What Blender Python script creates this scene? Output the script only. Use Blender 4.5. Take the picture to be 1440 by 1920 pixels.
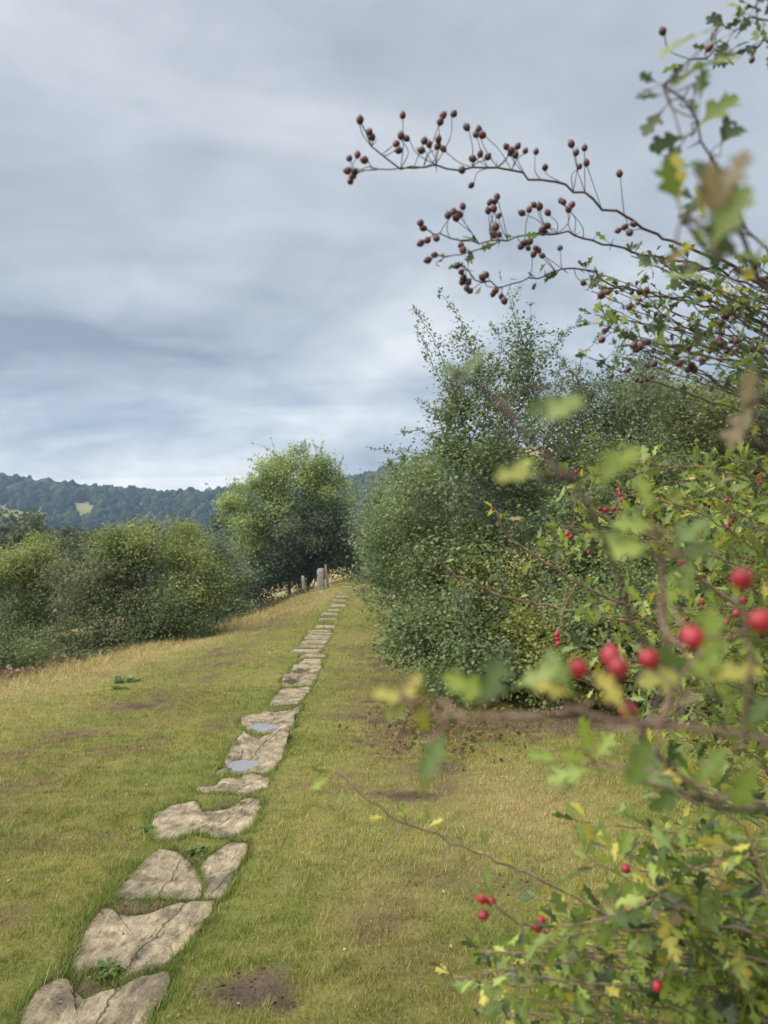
import bpy, bmesh, math, random
import numpy as np
from mathutils import Vector, Matrix

random.seed(7)
rng = np.random.default_rng(7)
scene = bpy.context.scene
col = scene.collection
for o in list(bpy.data.objects):
    bpy.data.objects.remove(o)

# ------------------------------------------------------------------ camera
EYE = 1.6
FPX = 1397.0                     # focal length in pixels of the 1440x1920 photograph
PITCH = math.radians(2.05)
cam_d = bpy.data.cameras.new("camera")
cam = bpy.data.objects.new("camera", cam_d)
col.objects.link(cam)
cam.location = (0, 0, EYE)
cam.rotation_euler = (math.radians(90) + PITCH, 0, 0)
cam_d.sensor_fit = 'VERTICAL'
cam_d.sensor_height = 36.0
cam_d.lens = 36.0 * FPX / 1920.0
cam_d.clip_start = 0.02
cam_d.clip_end = 6000
cam_d.dof.use_dof = True
cam_d.dof.focus_distance = 3.2
cam_d.dof.aperture_fstop = 5.6
scene.camera = cam

# ------------------------------------------------------------------ sky, sun, exposure
SUN_EL, SUN_AZ = math.radians(54), math.radians(-112)      # azimuth from +Y, clockwise
world = bpy.data.worlds.new("World")
scene.world = world
world.use_nodes = True
wn, wl = world.node_tree.nodes, world.node_tree.links
wn.clear()

def N(nt, t, **kw):
    n = nt.nodes.new(t)
    for k, v in kw.items():
        if k == 'ins':
            for i, val in v.items():
                n.inputs[i].default_value = val
        else:
            setattr(n, k, v)
    return n

def math_n(nt, op, a, b=None, c=None, clamp=False):
    n = nt.nodes.new('ShaderNodeMath')
    n.operation = op
    n.use_clamp = clamp
    for i, v in enumerate((a, b, c)):
        if v is None:
            continue
        if isinstance(v, (int, float)):
            n.inputs[i].default_value = v
        else:
            nt.links.new(v, n.inputs[i])
    return n.outputs[0]

def mix_col(nt, f, a, b):
    n = nt.nodes.new('ShaderNodeMix')
    n.data_type = 'RGBA'
    for i, v in ((0, f), (6, a), (7, b)):
        if isinstance(v, (int, float)):
            n.inputs[i].default_value = v
        elif isinstance(v, tuple):
            n.inputs[i].default_value = v
        else:
            nt.links.new(v, n.inputs[i])
    return n.outputs[2]

wt = world.node_tree
sky = N(wt, 'ShaderNodeTexSky', sky_type='NISHITA', sun_disc=False)
sky.sun_elevation = SUN_EL
sky.sun_rotation = SUN_AZ
sky.dust_density = 2.0
bg_sky = N(wt, 'ShaderNodeBackground', ins={1: 0.05})
wl.new(sky.outputs[0], bg_sky.inputs[0])
tc = N(wt, 'ShaderNodeTexCoord')
sep = N(wt, 'ShaderNodeSeparateXYZ')
wl.new(tc.outputs['Generated'], sep.inputs[0])
zc = math_n(wt, 'MAXIMUM', sep.outputs[2], 0.0)
den = math_n(wt, 'ADD', zc, 0.17)
u = math_n(wt, 'DIVIDE', sep.outputs[0], den)
v = math_n(wt, 'DIVIDE', sep.outputs[1], den)
comb = N(wt, 'ShaderNodeCombineXYZ')
wl.new(u, comb.inputs[0]); wl.new(v, comb.inputs[1])

def cloud_noise(rot, sc, scale, detail, rough, dist, loc=(0, 0, 0)):
    m = N(wt, 'ShaderNodeMapping')
    m.inputs['Rotation'].default_value = (0, 0, math.radians(rot))
    m.inputs['Scale'].default_value = sc
    m.inputs['Location'].default_value = loc
    wl.new(comb.outputs[0], m.inputs[0])
    n = N(wt, 'ShaderNodeTexNoise')
    n.inputs['Scale'].default_value = scale
    n.inputs['Detail'].default_value = detail
    n.inputs['Roughness'].default_value = rough
    n.inputs['Distortion'].default_value = dist
    wl.new(m.outputs[0], n.inputs['Vector'])
    return n.outputs[0]

def dir_noise(sc, rot, scale, detail, rough, dist, loc):
    m = N(wt, 'ShaderNodeMapping')
    m.inputs['Rotation'].default_value = tuple(math.radians(q) for q in rot)
    m.inputs['Scale'].default_value = sc
    m.inputs['Location'].default_value = loc
    wl.new(tc.outputs['Generated'], m.inputs[0])
    n = N(wt, 'ShaderNodeTexNoise')
    for k_, v_ in (('Scale', scale), ('Detail', detail), ('Roughness', rough), ('Distortion', dist)):
        n.inputs[k_].default_value = v_
    wl.new(m.outputs[0], n.inputs['Vector'])
    return n.outputs[0]
SEED = (35.19, 21.70, 6.30)
c1 = dir_noise((1.0, 1.0, 2.4), (0, 18, 0), 2.1, 5, 0.5, 0.5, (0.3 + SEED[0], 1.7, 0.4))        # broad sheets
c2 = cloud_noise(-32, (0.42, 1.3, 1), 1.0, 8, 0.58, 1.0, (6.6 + SEED[1], 3.8, 0))               # streaks
c3 = dir_noise((1.0, 1.0, 2.0), (0, 14, 0), 7.5, 9, 0.62, 0.8, (2.2 + SEED[2], 0.6, 1.4))        # torn detail
cs = math_n(wt, 'ADD', math_n(wt, 'ADD', math_n(wt, 'MULTIPLY', c1, 0.62), math_n(wt, 'MULTIPLY', c2, 0.22)), math_n(wt, 'MULTIPLY', c3, 0.16))
# the deck is a smooth grey overhead and breaks into brighter gaps lower down, all round the horizon
low = math_n(wt, 'SUBTRACT', 1.0, math_n(wt, 'DIVIDE', zc, 0.45, clamp=True), clamp=True)
amp = math_n(wt, 'ADD', math_n(wt, 'MULTIPLY', low, 4.2), 1.25)
cv = math_n(wt, 'ADD', math_n(wt, 'MULTIPLY', math_n(wt, 'SUBTRACT', cs, 0.5), amp), 0.44)
cv = math_n(wt, 'ADD', cv, math_n(wt, 'MULTIPLY', math_n(wt, 'POWER', low, 4.5), 0.95))
ramp = N(wt, 'ShaderNodeValToRGB')
wl.new(cv, ramp.inputs[0])
er = ramp.color_ramp
er.elements[0].position = 0.12; er.elements[0].color = (0.088, 0.100, 0.118, 1)
er.elements[1].position = 0.98; er.elements[1].color = (0.335, 0.335, 0.322, 1)
e = er.elements.new(0.42); e.color = (0.154, 0.167, 0.185, 1)
e = er.elements.new(0.68); e.color = (0.228, 0.237, 0.243, 1)
bg_cl = N(wt, 'ShaderNodeBackground', ins={1: 0.575})
wl.new(ramp.outputs[0], bg_cl.inputs[0])
mixw = N(wt, 'ShaderNodeMixShader', ins={0: 0.97})
wl.new(bg_sky.outputs[0], mixw.inputs[1]); wl.new(bg_cl.outputs[0], mixw.inputs[2])
wo = N(wt, 'ShaderNodeOutputWorld')
wl.new(mixw.outputs[0], wo.inputs[0])

sun_d = bpy.data.lights.new("sun", 'SUN')
sun_d.energy = 1.5
sun_d.angle = math.radians(95)
sun_d.color = (1.0, 0.94, 0.84)
sun = bpy.data.objects.new("sun", sun_d)
col.objects.link(sun)
sd = Vector((math.sin(SUN_AZ) * math.cos(SUN_EL), math.cos(SUN_AZ) * math.cos(SUN_EL), math.sin(SUN_EL)))
sun.rotation_euler = sd.to_track_quat('Z', 'Y').to_euler()
sun.location = (0, 0, 60)

scene.view_settings.view_transform = 'Standard'
scene.view_settings.look = 'None'
scene.view_settings.exposure = 2.5
scene.view_settings.gamma = 1.0
scene.render.engine = 'CYCLES'
scene.cycles.use_denoising = True
scene.cycles.max_bounces = 6
scene.cycles.diffuse_bounces = 4
scene.cycles.transmission_bounces = 4
scene.cycles.transparent_max_bounces = 6
scene.cycles.volume_bounces = 0

# ------------------------------------------------------------------ numeric helpers
def _hash(ix, iy, seed):
    h = (ix.astype(np.int64) * 374761393 + iy.astype(np.int64) * 668265263 + seed * 1442695041) & 0xFFFFFFFF
    h = ((h ^ (h >> 13)) * 1274126177) & 0xFFFFFFFF
    h = h ^ (h >> 16)
    return (h & 0xFFFFFF) / float(0xFFFFFF)

def vnoise(x, y, seed=0):
    x = np.asarray(x, float); y = np.asarray(y, float)
    ix, iy = np.floor(x), np.floor(y)
    fx, fy = x - ix, y - iy
    fx = fx * fx * (3 - 2 * fx); fy = fy * fy * (3 - 2 * fy)
    a = _hash(ix, iy, seed); b = _hash(ix + 1, iy, seed)
    c = _hash(ix, iy + 1, seed); d = _hash(ix + 1, iy + 1, seed)
    return (a * (1 - fx) + b * fx) * (1 - fy) + (c * (1 - fx) + d * fx) * fy

def fbm(x, y, seed=0, oct=4):
    s, a, t = 0.0, 1.0, 0.0
    x = np.asarray(x, float); y = np.asarray(y, float)
    for k in range(oct):
        s = s + a * vnoise(x * 2 ** k + 17.3 * k, y * 2 ** k - 9.1 * k, seed + k)
        t += a; a *= 0.5
    return s / t                      # 0..1

def sstep(a, b, x):
    t = np.clip((np.asarray(x, float) - a) / (b - a), 0, 1)
    return t * t * (3 - 2 * t)

_py = np.array([-40, 0, 2.5, 6, 10, 15, 20, 25, 30, 35, 40, 50, 60, 100, 200, 400])
_pz = np.array([0.3, 0.02, -.05, -.25, -.50, -.74, -.90, -1.0, -.95, -.80, -.75, -1.0, -1.3, -2.2, -4, -6])
_ty = np.arange(-40, 400, 0.5)
_tz = np.convolve(np.pad(np.interp(_ty, _py, _pz), 4, mode='edge'), np.ones(9) / 9, 'valid')
def path_z(y): return np.interp(y, _ty, _tz)
def path_x(y): return np.interp(y, [0, 2.6, 5, 10, 16, 25, 35, 60], [-.95, -1.0, -1.15, -1.29, -1.6, -1.83, -1.75, -1.93])
def edge_x(y): return np.interp(y, [-10, 12, 15, 20, 25, 30, 35, 40, 60], [-7.6, -7.3, -7.0, -6.6, -5.6, -4.8, -4.2, -3.9, -3.9])

def terrain(x, y):
    x = np.asarray(x, float); y = np.asarray(y, float)
    z = path_z(y)
    xe = edge_x(y)
    f = np.clip((-1.6 - x) / (-1.6 - xe), 0, 1.6)
    z = z - 0.42 * f ** 1.6 * sstep(2, 14, y)
    t = np.clip(xe - x, 0, None)
    z = z - 0.42 * np.minimum(t, 7) * sstep(0, 1.6, t) - 0.17 * np.clip(t - 7, 0, 190)
    r = np.clip(x - 2.6, 0, None)
    z = z + np.minimum(0.10 * r + 0.13 * np.clip(x - 7, 0, None), 55 + 0.05 * r)
    ridge = 1.0 + 0.0016 * np.clip(-x - 250, 0, 600)
    z = z + 81 * ridge * sstep(300, 840, y - 0.10 * x) * sstep(500, 60, x)
    far = sstep(120, 300, np.hypot(x, y))
    z = z + far * 22 * (fbm(x / 210.0, y / 210.0, 5, 3) - 0.5)
    near = 1 - sstep(30, 60, np.hypot(x, y))
    z = z + near * (0.10 * (fbm(x / 1.9, y / 1.9, 11, 3) - .5) + 0.035 * (fbm(x / .22, y / .22, 13, 2) - .5))
    return z

CP, SP = math.cos(PITCH), math.sin(PITCH)
def pix_dir(px, py):
    a = (np.asarray(px, float) - 720) / FPX
    b = (960 - np.asarray(py, float)) / FPX
    return np.stack([a + 0 * b, CP - SP * b + 0 * a, SP + CP * b + 0 * a], -1)      # depth 1 along the view axis
def P(px, py, d):
    return pix_dir(px, py) * np.asarray(d, float)[..., None] + np.array([0, 0, EYE])
_ts = np.concatenate([np.arange(1.0, 20, 0.02), np.arange(20, 90, 0.1)])
def on_ground(px, py):
    dv = pix_dir(px, py)
    pts = dv[None] * _ts[:, None] + np.array([0, 0, EYE])
    below = pts[:, 2] < terrain(pts[:, 0], pts[:, 1])
    i = int(np.argmax(below)) if below.any() else len(_ts) - 1
    return pts[i]
def project(p):
    p = np.asarray(p, float) - np.array([0, 0, EYE])
    dep = p[..., 1] * CP + p[..., 2] * SP
    up = -p[..., 1] * SP + p[..., 2] * CP
    return 720 + FPX * p[..., 0] / dep, 960 - FPX * up / dep, dep

# ------------------------------------------------------------------ mesh helpers
def mesh_arrays(name, verts, faces, cols=None, smooth=False):
    """faces: list of (n,k) integer arrays"""
    me = bpy.data.meshes.new(name)
    verts = np.asarray(verts, np.float32).reshape(-1, 3)
    me.vertices.add(len(verts))
    me.vertices.foreach_set('co', verts.ravel())
    faces = [np.asarray(f, np.int32) for f in faces if len(f)]
    nl = sum(f.size for f in faces); npoly = sum(len(f) for f in faces)
    me.loops.add(nl)
    me.loops.foreach_set('vertex_index', np.concatenate([f.ravel() for f in faces]))
    me.polygons.add(npoly)
    tot = np.concatenate([np.full(len(f), f.shape[1], np.int32) for f in faces])
    st = np.concatenate([[0], np.cumsum(tot)[:-1]]).astype(np.int32)
    me.polygons.foreach_set('loop_start', st)
    if smooth:
        me.polygons.foreach_set('use_smooth', np.ones(npoly, bool))
    if cols is not None:
        at = me.attributes.new('col', 'FLOAT_COLOR', 'POINT')
        c = np.ones((len(verts), 4), np.float32); c[:, :3] = cols
        at.data.foreach_set('color', c.ravel())
    me.update(calc_edges=True)
    return me

def link(name, me, mat=None, parent=None, loc=None):
    o = bpy.data.objects.new(name, me)
    col.objects.link(o)
    if mat is not None and me is not None and not me.materials:
        me.materials.append(mat)
    if parent is not None:
        o.parent = parent
    if loc is not None:
        o.location = loc
    return o

def tag(o, label=None, cat=None, group=None, kind=None):
    if label: o['label'] = label
    if cat: o['category'] = cat
    if group: o['group'] = group
    if kind: o['kind'] = kind
    return o

def empty(name, loc, label, cat, group=None):
    o = bpy.data.objects.new(name, None)
    col.objects.link(o)
    o.empty_display_size = 0.2
    o.location = loc
    return tag(o, label, cat, group)

def catmull(pts, n):
    pts = np.asarray(pts, float)
    if len(pts) == 2:
        t = np.linspace(0, 1, n)[:, None]
        return pts[0] * (1 - t) + pts[1] * t
    p = np.vstack([2 * pts[0] - pts[1], pts, 2 * pts[-1] - pts[-2]])
    seg = np.linalg.norm(np.diff(pts, axis=0), axis=1)
    cum = np.concatenate([[0], np.cumsum(seg)])
    out = []
    for s in np.linspace(0, cum[-1], n):
        i = min(np.searchsorted(cum, s, side='right') - 1, len(seg) - 1)
        t = (s - cum[i]) / max(seg[i], 1e-9)
        a, b, c, d = p[i], p[i + 1], p[i + 2], p[i + 3]
        out.append(0.5 * (2 * b + (c - a) * t + (2 * a - 5 * b + 4 * c - d) * t * t + (3 * b - a - 3 * c + d) * t ** 3))
    return np.array(out)

class Tubes:
    def __init__(self): self.v, self.f, self.n = [], [], 0
    def add(self, pts, r0, r1, sides=6, cap=True):
        pts = np.asarray(pts, float); m = len(pts)
        tan = np.gradient(pts, axis=0)
        tan /= np.linalg.norm(tan, axis=1)[:, None] + 1e-12
        ref = np.array([0, 0, 1.0]) if abs(tan[0][2]) < 0.9 else np.array([1.0, 0, 0])
        e1 = np.cross(tan, ref); e1 /= np.linalg.norm(e1, axis=1)[:, None] + 1e-9
        e2 = np.cross(tan, e1)
        r = np.linspace(r0, r1, m)[:, None, None] if np.isscalar(r0) else np.asarray(r0)[:, None, None]
        a = np.linspace(0, 2 * np.pi, sides, endpoint=False)
        ring = pts[:, None, :] + r * (np.cos(a)[None, :, None] * e1[:, None, :] + np.sin(a)[None, :, None] * e2[:, None, :])
        idx = self.n + np.arange(m * sides).reshape(m, sides)
        nx = np.roll(idx, -1, axis=1)
        self.f.append(np.stack([idx[:-1], nx[:-1], nx[1:], idx[1:]], -1).reshape(-1, 4))
        self.v.append(ring.reshape(-1, 3)); self.n += m * sides
        if cap:
            tip = pts[-1] + tan[-1] * float(r.ravel()[-1])
            self.v.append(tip[None]); ti = self.n; self.n += 1
            l = idx[-1]
            q = np.stack([l, np.roll(l, -1), np.full(sides, ti)], -1)
            self.f.append(q)
    def mesh(self, name, origin=(0, 0, 0)):
        return mesh_arrays(name, np.vstack(self.v) - np.asarray(origin), self.f, smooth=True)

def unit(v): return v / (np.linalg.norm(v, axis=-1, keepdims=True) + 1e-12)

# ------------------------------------------------------------------ materials
def new_mat(name):
    m = bpy.data.materials.new(name)
    m.use_nodes = True
    m.node_tree.nodes.clear()
    return m, m.node_tree

def finish(nt, shader):
    o = nt.nodes.new('ShaderNodeOutputMaterial')
    nt.links.new(shader, o.inputs[0])

def noise_n(nt, scale, detail=4, rough=.55, coord='Object'):
    t = nt.nodes.new('ShaderNodeTexCoord')
    n = nt.nodes.new('ShaderNodeTexNoise')
    n.inputs['Scale'].default_value = scale
    n.inputs['Detail'].default_value = detail
    n.inputs['Roughness'].default_value = rough
    nt.links.new(t.outputs[coord], n.inputs['Vector'])
    return n.outputs[0]

def ramp_n(nt, fac, stops):
    r = nt.nodes.new('ShaderNodeValToRGB')
    nt.links.new(fac, r.inputs[0])
    el = r.color_ramp.elements
    el[0].position, el[0].color = stops[0][0], (*stops[0][1], 1)
    el[1].position, el[1].color = stops[-1][0], (*stops[-1][1], 1)
    for p, c in stops[1:-1]:
        k = el.new(p); k.color = (*c, 1)
    return r.outputs[0]

def bump_n(nt, h, strength, dist):
    b = nt.nodes.new('ShaderNodeBump')
    b.inputs['Strength'].default_value = strength
    b.inputs['Distance'].default_value = dist
    nt.links.new(h, b.inputs['Height'])
    return b.outputs[0]

def leafy(nt, colour, rough=.5, trans=.35, spec=.35):
    p = N(nt, 'ShaderNodeBsdfPrincipled')
    p.inputs['Roughness'].default_value = rough
    p.inputs['Specular IOR Level'].default_value = spec
    nt.links.new(colour, p.inputs['Base Color'])
    t = N(nt, 'ShaderNodeBsdfTranslucent')
    h = N(nt, 'ShaderNodeHueSaturation', ins={1: 1.1, 2: 1.15})
    nt.links.new(colour, h.inputs['Color'])
    nt.links.new(h.outputs[0], t.inputs[0])
    m = N(nt, 'ShaderNodeMixShader', ins={0: trans})
    nt.links.new(p.outputs[0], m.inputs[1]); nt.links.new(t.outputs[0], m.inputs[2])
    return m.outputs[0], p

def attr_leaf_mat(name, trans=.3, rough=.55, spec=.3):
    m, nt = new_mat(name)
    a = N(nt, 'ShaderNodeAttribute', attribute_name='col')
    s, p = leafy(nt, a.outputs['Color'], rough, trans, spec)
    finish(nt, s)
    return m

M = {}
M['crown'] = attr_leaf_mat('shrub_leaf', .40, .5, .35)
M['grass'] = attr_leaf_mat('grass_blade', .25, .6, .2)

def wood_mat(name, stops, scale=30, bump=.4):
    m, nt = new_mat(name)
    n = noise_n(nt, scale, 5, .6)
    p = N(nt, 'ShaderNodeBsdfPrincipled', ins={'Roughness': .8, 'Specular IOR Level': .25})
    nt.links.new(ramp_n(nt, n, stops), p.inputs['Base Color'])
    nt.links.new(bump_n(nt, n, bump, .02), p.inputs['Normal'])
    finish(nt, p.outputs[0])
    return m
M['bark'] = wood_mat('grey_bark', [(.3, (.07, .055, .045)), (.55, (.15, .125, .10)), (.75, (.24, .21, .17))], 18)
M['twig'] = wood_mat('hawthorn_twig', [(.3, (.12, .072, .055)), (.55, (.22, .155, .12)), (.75, (.36, .30, .25))], 70, .08)
M['twig_dark'] = wood_mat('dark_twig', [(.3, (.035, .025, .02)), (.55, (.075, .055, .045)), (.75, (.13, .10, .08))], 70, .08)
M['post_wood'] = wood_mat('weathered_post_wood', [(.3, (.12, .105, .09)), (.55, (.22, .20, .17)), (.75, (.33, .30, .26))], 9)
M['post_stone'] = wood_mat('gatepost_stone', [(.3, (.12, .115, .10)), (.55, (.23, .215, .19)), (.75, (.33, .31, .275))], 7)

# ground: vertex colour broken up by fine procedural grain
m, nt = new_mat('turf_and_soil')
a = N(nt, 'ShaderNodeAttribute', attribute_name='col')
n1 = noise_n(nt, 55, 5, .65); n2 = noise_n(nt, 6, 4, .6)
f = math_n(nt, 'ADD', math_n(nt, 'MULTIPLY', n1, 1.1), math_n(nt, 'MULTIPLY', n2, .5))
mul = N(nt, 'ShaderNodeMix', data_type='RGBA', blend_type='MULTIPLY', ins={0: 1.0})
nt.links.new(a.outputs['Color'], mul.inputs[6])
nt.links.new(ramp_n(nt, f, [(.45, (.45, .43, .40)), (.8, (1, 1, 1)), (1.0, (1.25, 1.2, 1.1))]), mul.inputs[7])
p = N(nt, 'ShaderNodeBsdfPrincipled', ins={'Roughness': .95, 'Specular IOR Level': .1})
nt.links.new(mul.outputs[2], p.inputs['Base Color'])
nt.links.new(bump_n(nt, n1, .8, .03), p.inputs['Normal'])
finish(nt, p.outputs[0])
M['ground'] = m

# sandstone flags
m, nt = new_mat('worn_sandstone')
n1 = noise_n(nt, 7, 6, .62); n2 = noise_n(nt, 60, 5, .65); n3 = noise_n(nt, 2.2, 3, .5)
mp = N(nt, 'ShaderNodeMapping'); mp.inputs['Scale'].default_value = (34, 9, 30); mp.inputs['Rotation'].default_value = (0, 0, .35)
nt.links.new(N(nt, 'ShaderNodeTexCoord').outputs['Object'], mp.inputs[0])
ns = N(nt, 'ShaderNodeTexNoise', ins={'Scale': 1.0, 'Detail': 5.0, 'Roughness': .6}); nt.links.new(mp.outputs[0], ns.inputs['Vector'])
oi = N(nt, 'ShaderNodeObjectInfo')
base = ramp_n(nt, n1, [(.30, (.120, .100, .072)), (.46, (.245, .205, .145)), (.60, (.345, .288, .200)), (.78, (.43, .365, .265))])
lich = mix_col(nt, math_n(nt, 'MULTIPLY', math_n(nt, 'SUBTRACT', n3, .50, clamp=True), 3.0, clamp=True), base, (.115, .110, .092, 1))
mul = N(nt, 'ShaderNodeMix', data_type='RGBA', blend_type='MULTIPLY', ins={0: .8})
nt.links.new(lich, mul.inputs[6])
nt.links.new(ramp_n(nt, math_n(nt, 'ADD', math_n(nt, 'MULTIPLY', n2, .5), math_n(nt, 'MULTIPLY', ns.outputs[0], .5)), [(.36, (.38, .36, .33)), (.5, (.95, .95, .95)), (.75, (1.3, 1.27, 1.2))]), mul.inputs[7])
a = N(nt, 'ShaderNodeAttribute', attribute_name='col')
mul2 = N(nt, 'ShaderNodeMix', data_type='RGBA', blend_type='MULTIPLY', ins={0: 1.0})
nt.links.new(mul.outputs[2], mul2.inputs[6]); nt.links.new(a.outputs['Color'], mul2.inputs[7])
# a groove worn along the flag by feet and packhorses, and a hairline crack on some
so = N(nt, 'ShaderNodeSeparateXYZ'); nt.links.new(N(nt, 'ShaderNodeTexCoord').outputs['Object'], so.inputs[0])
gl = math_n(nt, 'ADD', math_n(nt, 'SUBTRACT', so.outputs[0], math_n(nt, 'ADD', math_n(nt, 'MULTIPLY', oi.outputs['Random'], .10), .01)), math_n(nt, 'MULTIPLY', math_n(nt, 'SUBTRACT', n1, .5), .11))
gl = math_n(nt, 'SUBTRACT', gl, math_n(nt, 'MULTIPLY', so.outputs[1], math_n(nt, 'SUBTRACT', math_n(nt, 'MULTIPLY', oi.outputs['Random'], .5), .1)))
groove = math_n(nt, 'SUBTRACT', 1.0, math_n(nt, 'DIVIDE', math_n(nt, 'ABSOLUTE', gl), .007, clamp=True), clamp=True)
grc = mix_col(nt, math_n(nt, 'MULTIPLY', math_n(nt, 'MULTIPLY', groove, n2), .32), mul2.outputs[2], (.075, .066, .050, 1))
hs = N(nt, 'ShaderNodeHueSaturation')
nt.links.new(grc, hs.inputs['Color'])
nt.links.new(math_n(nt, 'ADD', math_n(nt, 'MULTIPLY', oi.outputs['Random'], .3), .85), hs.inputs['Value'])
p = N(nt, 'ShaderNodeBsdfPrincipled', ins={'Roughness': .85, 'Specular IOR Level': .25})
nt.links.new(hs.outputs[0], p.inputs['Base Color'])
hh = math_n(nt, 'ADD', math_n(nt, 'ADD', n1, math_n(nt, 'MULTIPLY', n2, .35)), math_n(nt, 'MULTIPLY', ns.outputs[0], .6))
nt.links.new(bump_n(nt, math_n(nt, 'SUBTRACT', hh, math_n(nt, 'MULTIPLY', groove, .5)), 1.0, .03), p.inputs['Normal'])
finish(nt, p.outputs[0])
M['stone'] = m

m, nt = new_mat('rain_water')
p = N(nt, 'ShaderNodeBsdfPrincipled', ins={'Roughness': .03, 'Base Color': (.16, .155, .14, 1), 'Specular IOR Level': 1.0, 'Coat Weight': 1.0, 'Coat Roughness': .02, 'Coat IOR': 1.9})
finish(nt, p.outputs[0])
M['water'] = m

m, nt = new_mat('far_foliage')
a = N(nt, 'ShaderNodeAttribute', attribute_name='col')
n1 = noise_n(nt, .9, 5, .7)
mul = N(nt, 'ShaderNodeMix', data_type='RGBA', blend_type='MULTIPLY', ins={0: 1.0})
nt.links.new(a.outputs['Color'], mul.inputs[6])
nt.links.new(ramp_n(nt, n1, [(.35, (.45, .45, .45)), (.5, (.9, .9, .9)), (.68, (1.5, 1.5, 1.4))]), mul.inputs[7])
p = N(nt, 'ShaderNodeBsdfPrincipled', ins={'Roughness': .9, 'Specular IOR Level': .1})
nt.links.new(mul.outputs[2], p.inputs['Base Color'])
nt.links.new(bump_n(nt, n1, 1.0, 1.2), p.inputs['Normal'])
finish(nt, p.outputs[0])
M['far'] = m

# hawthorn leaf in several states and one darkened for backlight: the individual leaves differ through Object Info
def haw_leaf_mat(name, stops):
    m, nt = new_mat(name)
    oi = N(nt, 'ShaderNodeObjectInfo')
    n = noise_n(nt, 45, 4, .6)
    f = math_n(nt, 'ADD', math_n(nt, 'MULTIPLY', oi.outputs['Random'], .75), math_n(nt, 'MULTIPLY', n, .35))
    c = ramp_n(nt, f, stops)
    a = N(nt, 'ShaderNodeAttribute', attribute_name='col')       # paler veins
    mul = N(nt, 'ShaderNodeMix', data_type='RGBA', blend_type='MULTIPLY', ins={0: 1.0})
    nt.links.new(c, mul.inputs[6]); nt.links.new(a.outputs['Color'], mul.inputs[7])
    s, p = leafy(nt, mul.outputs[2], .42, .38, .45)
    nt.links.new(bump_n(nt, n, .25, .004), p.inputs['Normal'])
    finish(nt, s)
    return m
LEAF_MATS = [
    haw_leaf_mat('hawthorn_leaf_green', [(.1, (.055, .095, .026)), (.5, (.105, .160, .040)), (.95, (.165, .225, .060))]),
    haw_leaf_mat('hawthorn_leaf_bright', [(.1, (.135, .195, .040)), (.5, (.20, .27, .055)), (.95, (.27, .34, .085))]),
    haw_leaf_mat('hawthorn_leaf_yellowing', [(.1, (.17, .20, .040)), (.5, (.25, .26, .05)), (.95, (.36, .32, .07))]),
    haw_leaf_mat('hawthorn_leaf_bronze', [(.1, (.11, .09, .05)), (.5, (.14, .115, .06)), (.95, (.18, .145, .07))]),
    haw_leaf_mat('hawthorn_leaf_backlit_dark', [(.1, (.024, .044, .022)), (.5, (.045, .072, .032)), (.95, (.075, .105, .045))]),  # backlit silhouette shade of leaves against the sky, put into the colour
]
def berry_mat(name, stops, rough=.28):
    m, nt = new_mat(name)
    oi = N(nt, 'ShaderNodeObjectInfo')
    n = noise_n(nt, 300, 3, .5)
    f = math_n(nt, 'ADD', math_n(nt, 'MULTIPLY', oi.outputs['Random'], .7), math_n(nt, 'MULTIPLY', n, .35))
    p = N(nt, 'ShaderNodeBsdfPrincipled', ins={'Roughness': rough, 'Specular IOR Level': .5, 'Subsurface Weight': .12, 'Subsurface Scale': .003})
    nt.links.new(ramp_n(nt, f, stops), p.inputs['Base Color'])
    nt.links.new(bump_n(nt, n, .1, .002), p.inputs['Normal'])
    finish(nt, p.outputs[0])
    return m
M['berry_red'] = berry_mat('red_haw', [(.1, (.15, .007, .016)), (.5, (.24, .010, .022)), (.9, (.33, .017, .028))], .45)
M['berry_backlit'] = berry_mat('backlit_haw', [(.1, (.036, .018, .026)), (.5, (.056, .020, .027)), (.9, (.095, .022, .028))], .5)  # dark red haws; their backlit darkness against the sky is put into the colour

# ------------------------------------------------------------------ ground sheet
SOIL_SPOTS = []      # x, y, rx, ry, strength
def spot(px, py, rx, ry, s=1.0):
    g = on_ground(px, py); SOIL_SPOTS.append((g[0], g[1], rx, ry, s))
spot(475, 1868, .19, .12, 1.2); spot(530, 1888, .08, .06, 1.0)
spot(770, 1490, .30, .15, .9); spot(830, 1440, .30, .25, .75); spot(640, 1480, .25, .18, .35)
spot(240, 1405, .35, .14, .6); spot(310, 1385, .25, .10, .5); spot(85, 1580, .45, .18, .3)
spot(660, 1345, .7, .22, .55); spot(620, 1255, .5, .35, .45); spot(700, 1330, .45, .3, .5)
spot(560, 1117, 1.0, 2.2, .95); spot(530, 1125, .8, 1.6, .7)
spot(686, 1106, .45, 1.6, 1.2); spot(860, 1650, .35, .25, .4); spot(790, 1375, .5, .3, .8)
spot(900, 1350, 1.0, .4, .7); spot(1000, 1360, 1.2, .8, .9); spot(1150, 1350, 1.4, 1.0, .9)

spot(165, 1872, .13, .07, 1.2); spot(405, 1522, .12, .12, 1.2); spot(262, 1716, .14, .07, 1.1); spot(182, 1800, .08, .06, 1.1); spot(325, 1608, .08, .08, .8); spot(350, 1562, .09, .06, 1.0)
spot(215, 1838, .2, .05, .35); spot(490, 1388, .12, .12, 1.0); spot(350, 1620, .10, .10, .7); spot(530, 1330, .14, .15, 1.0)

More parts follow.
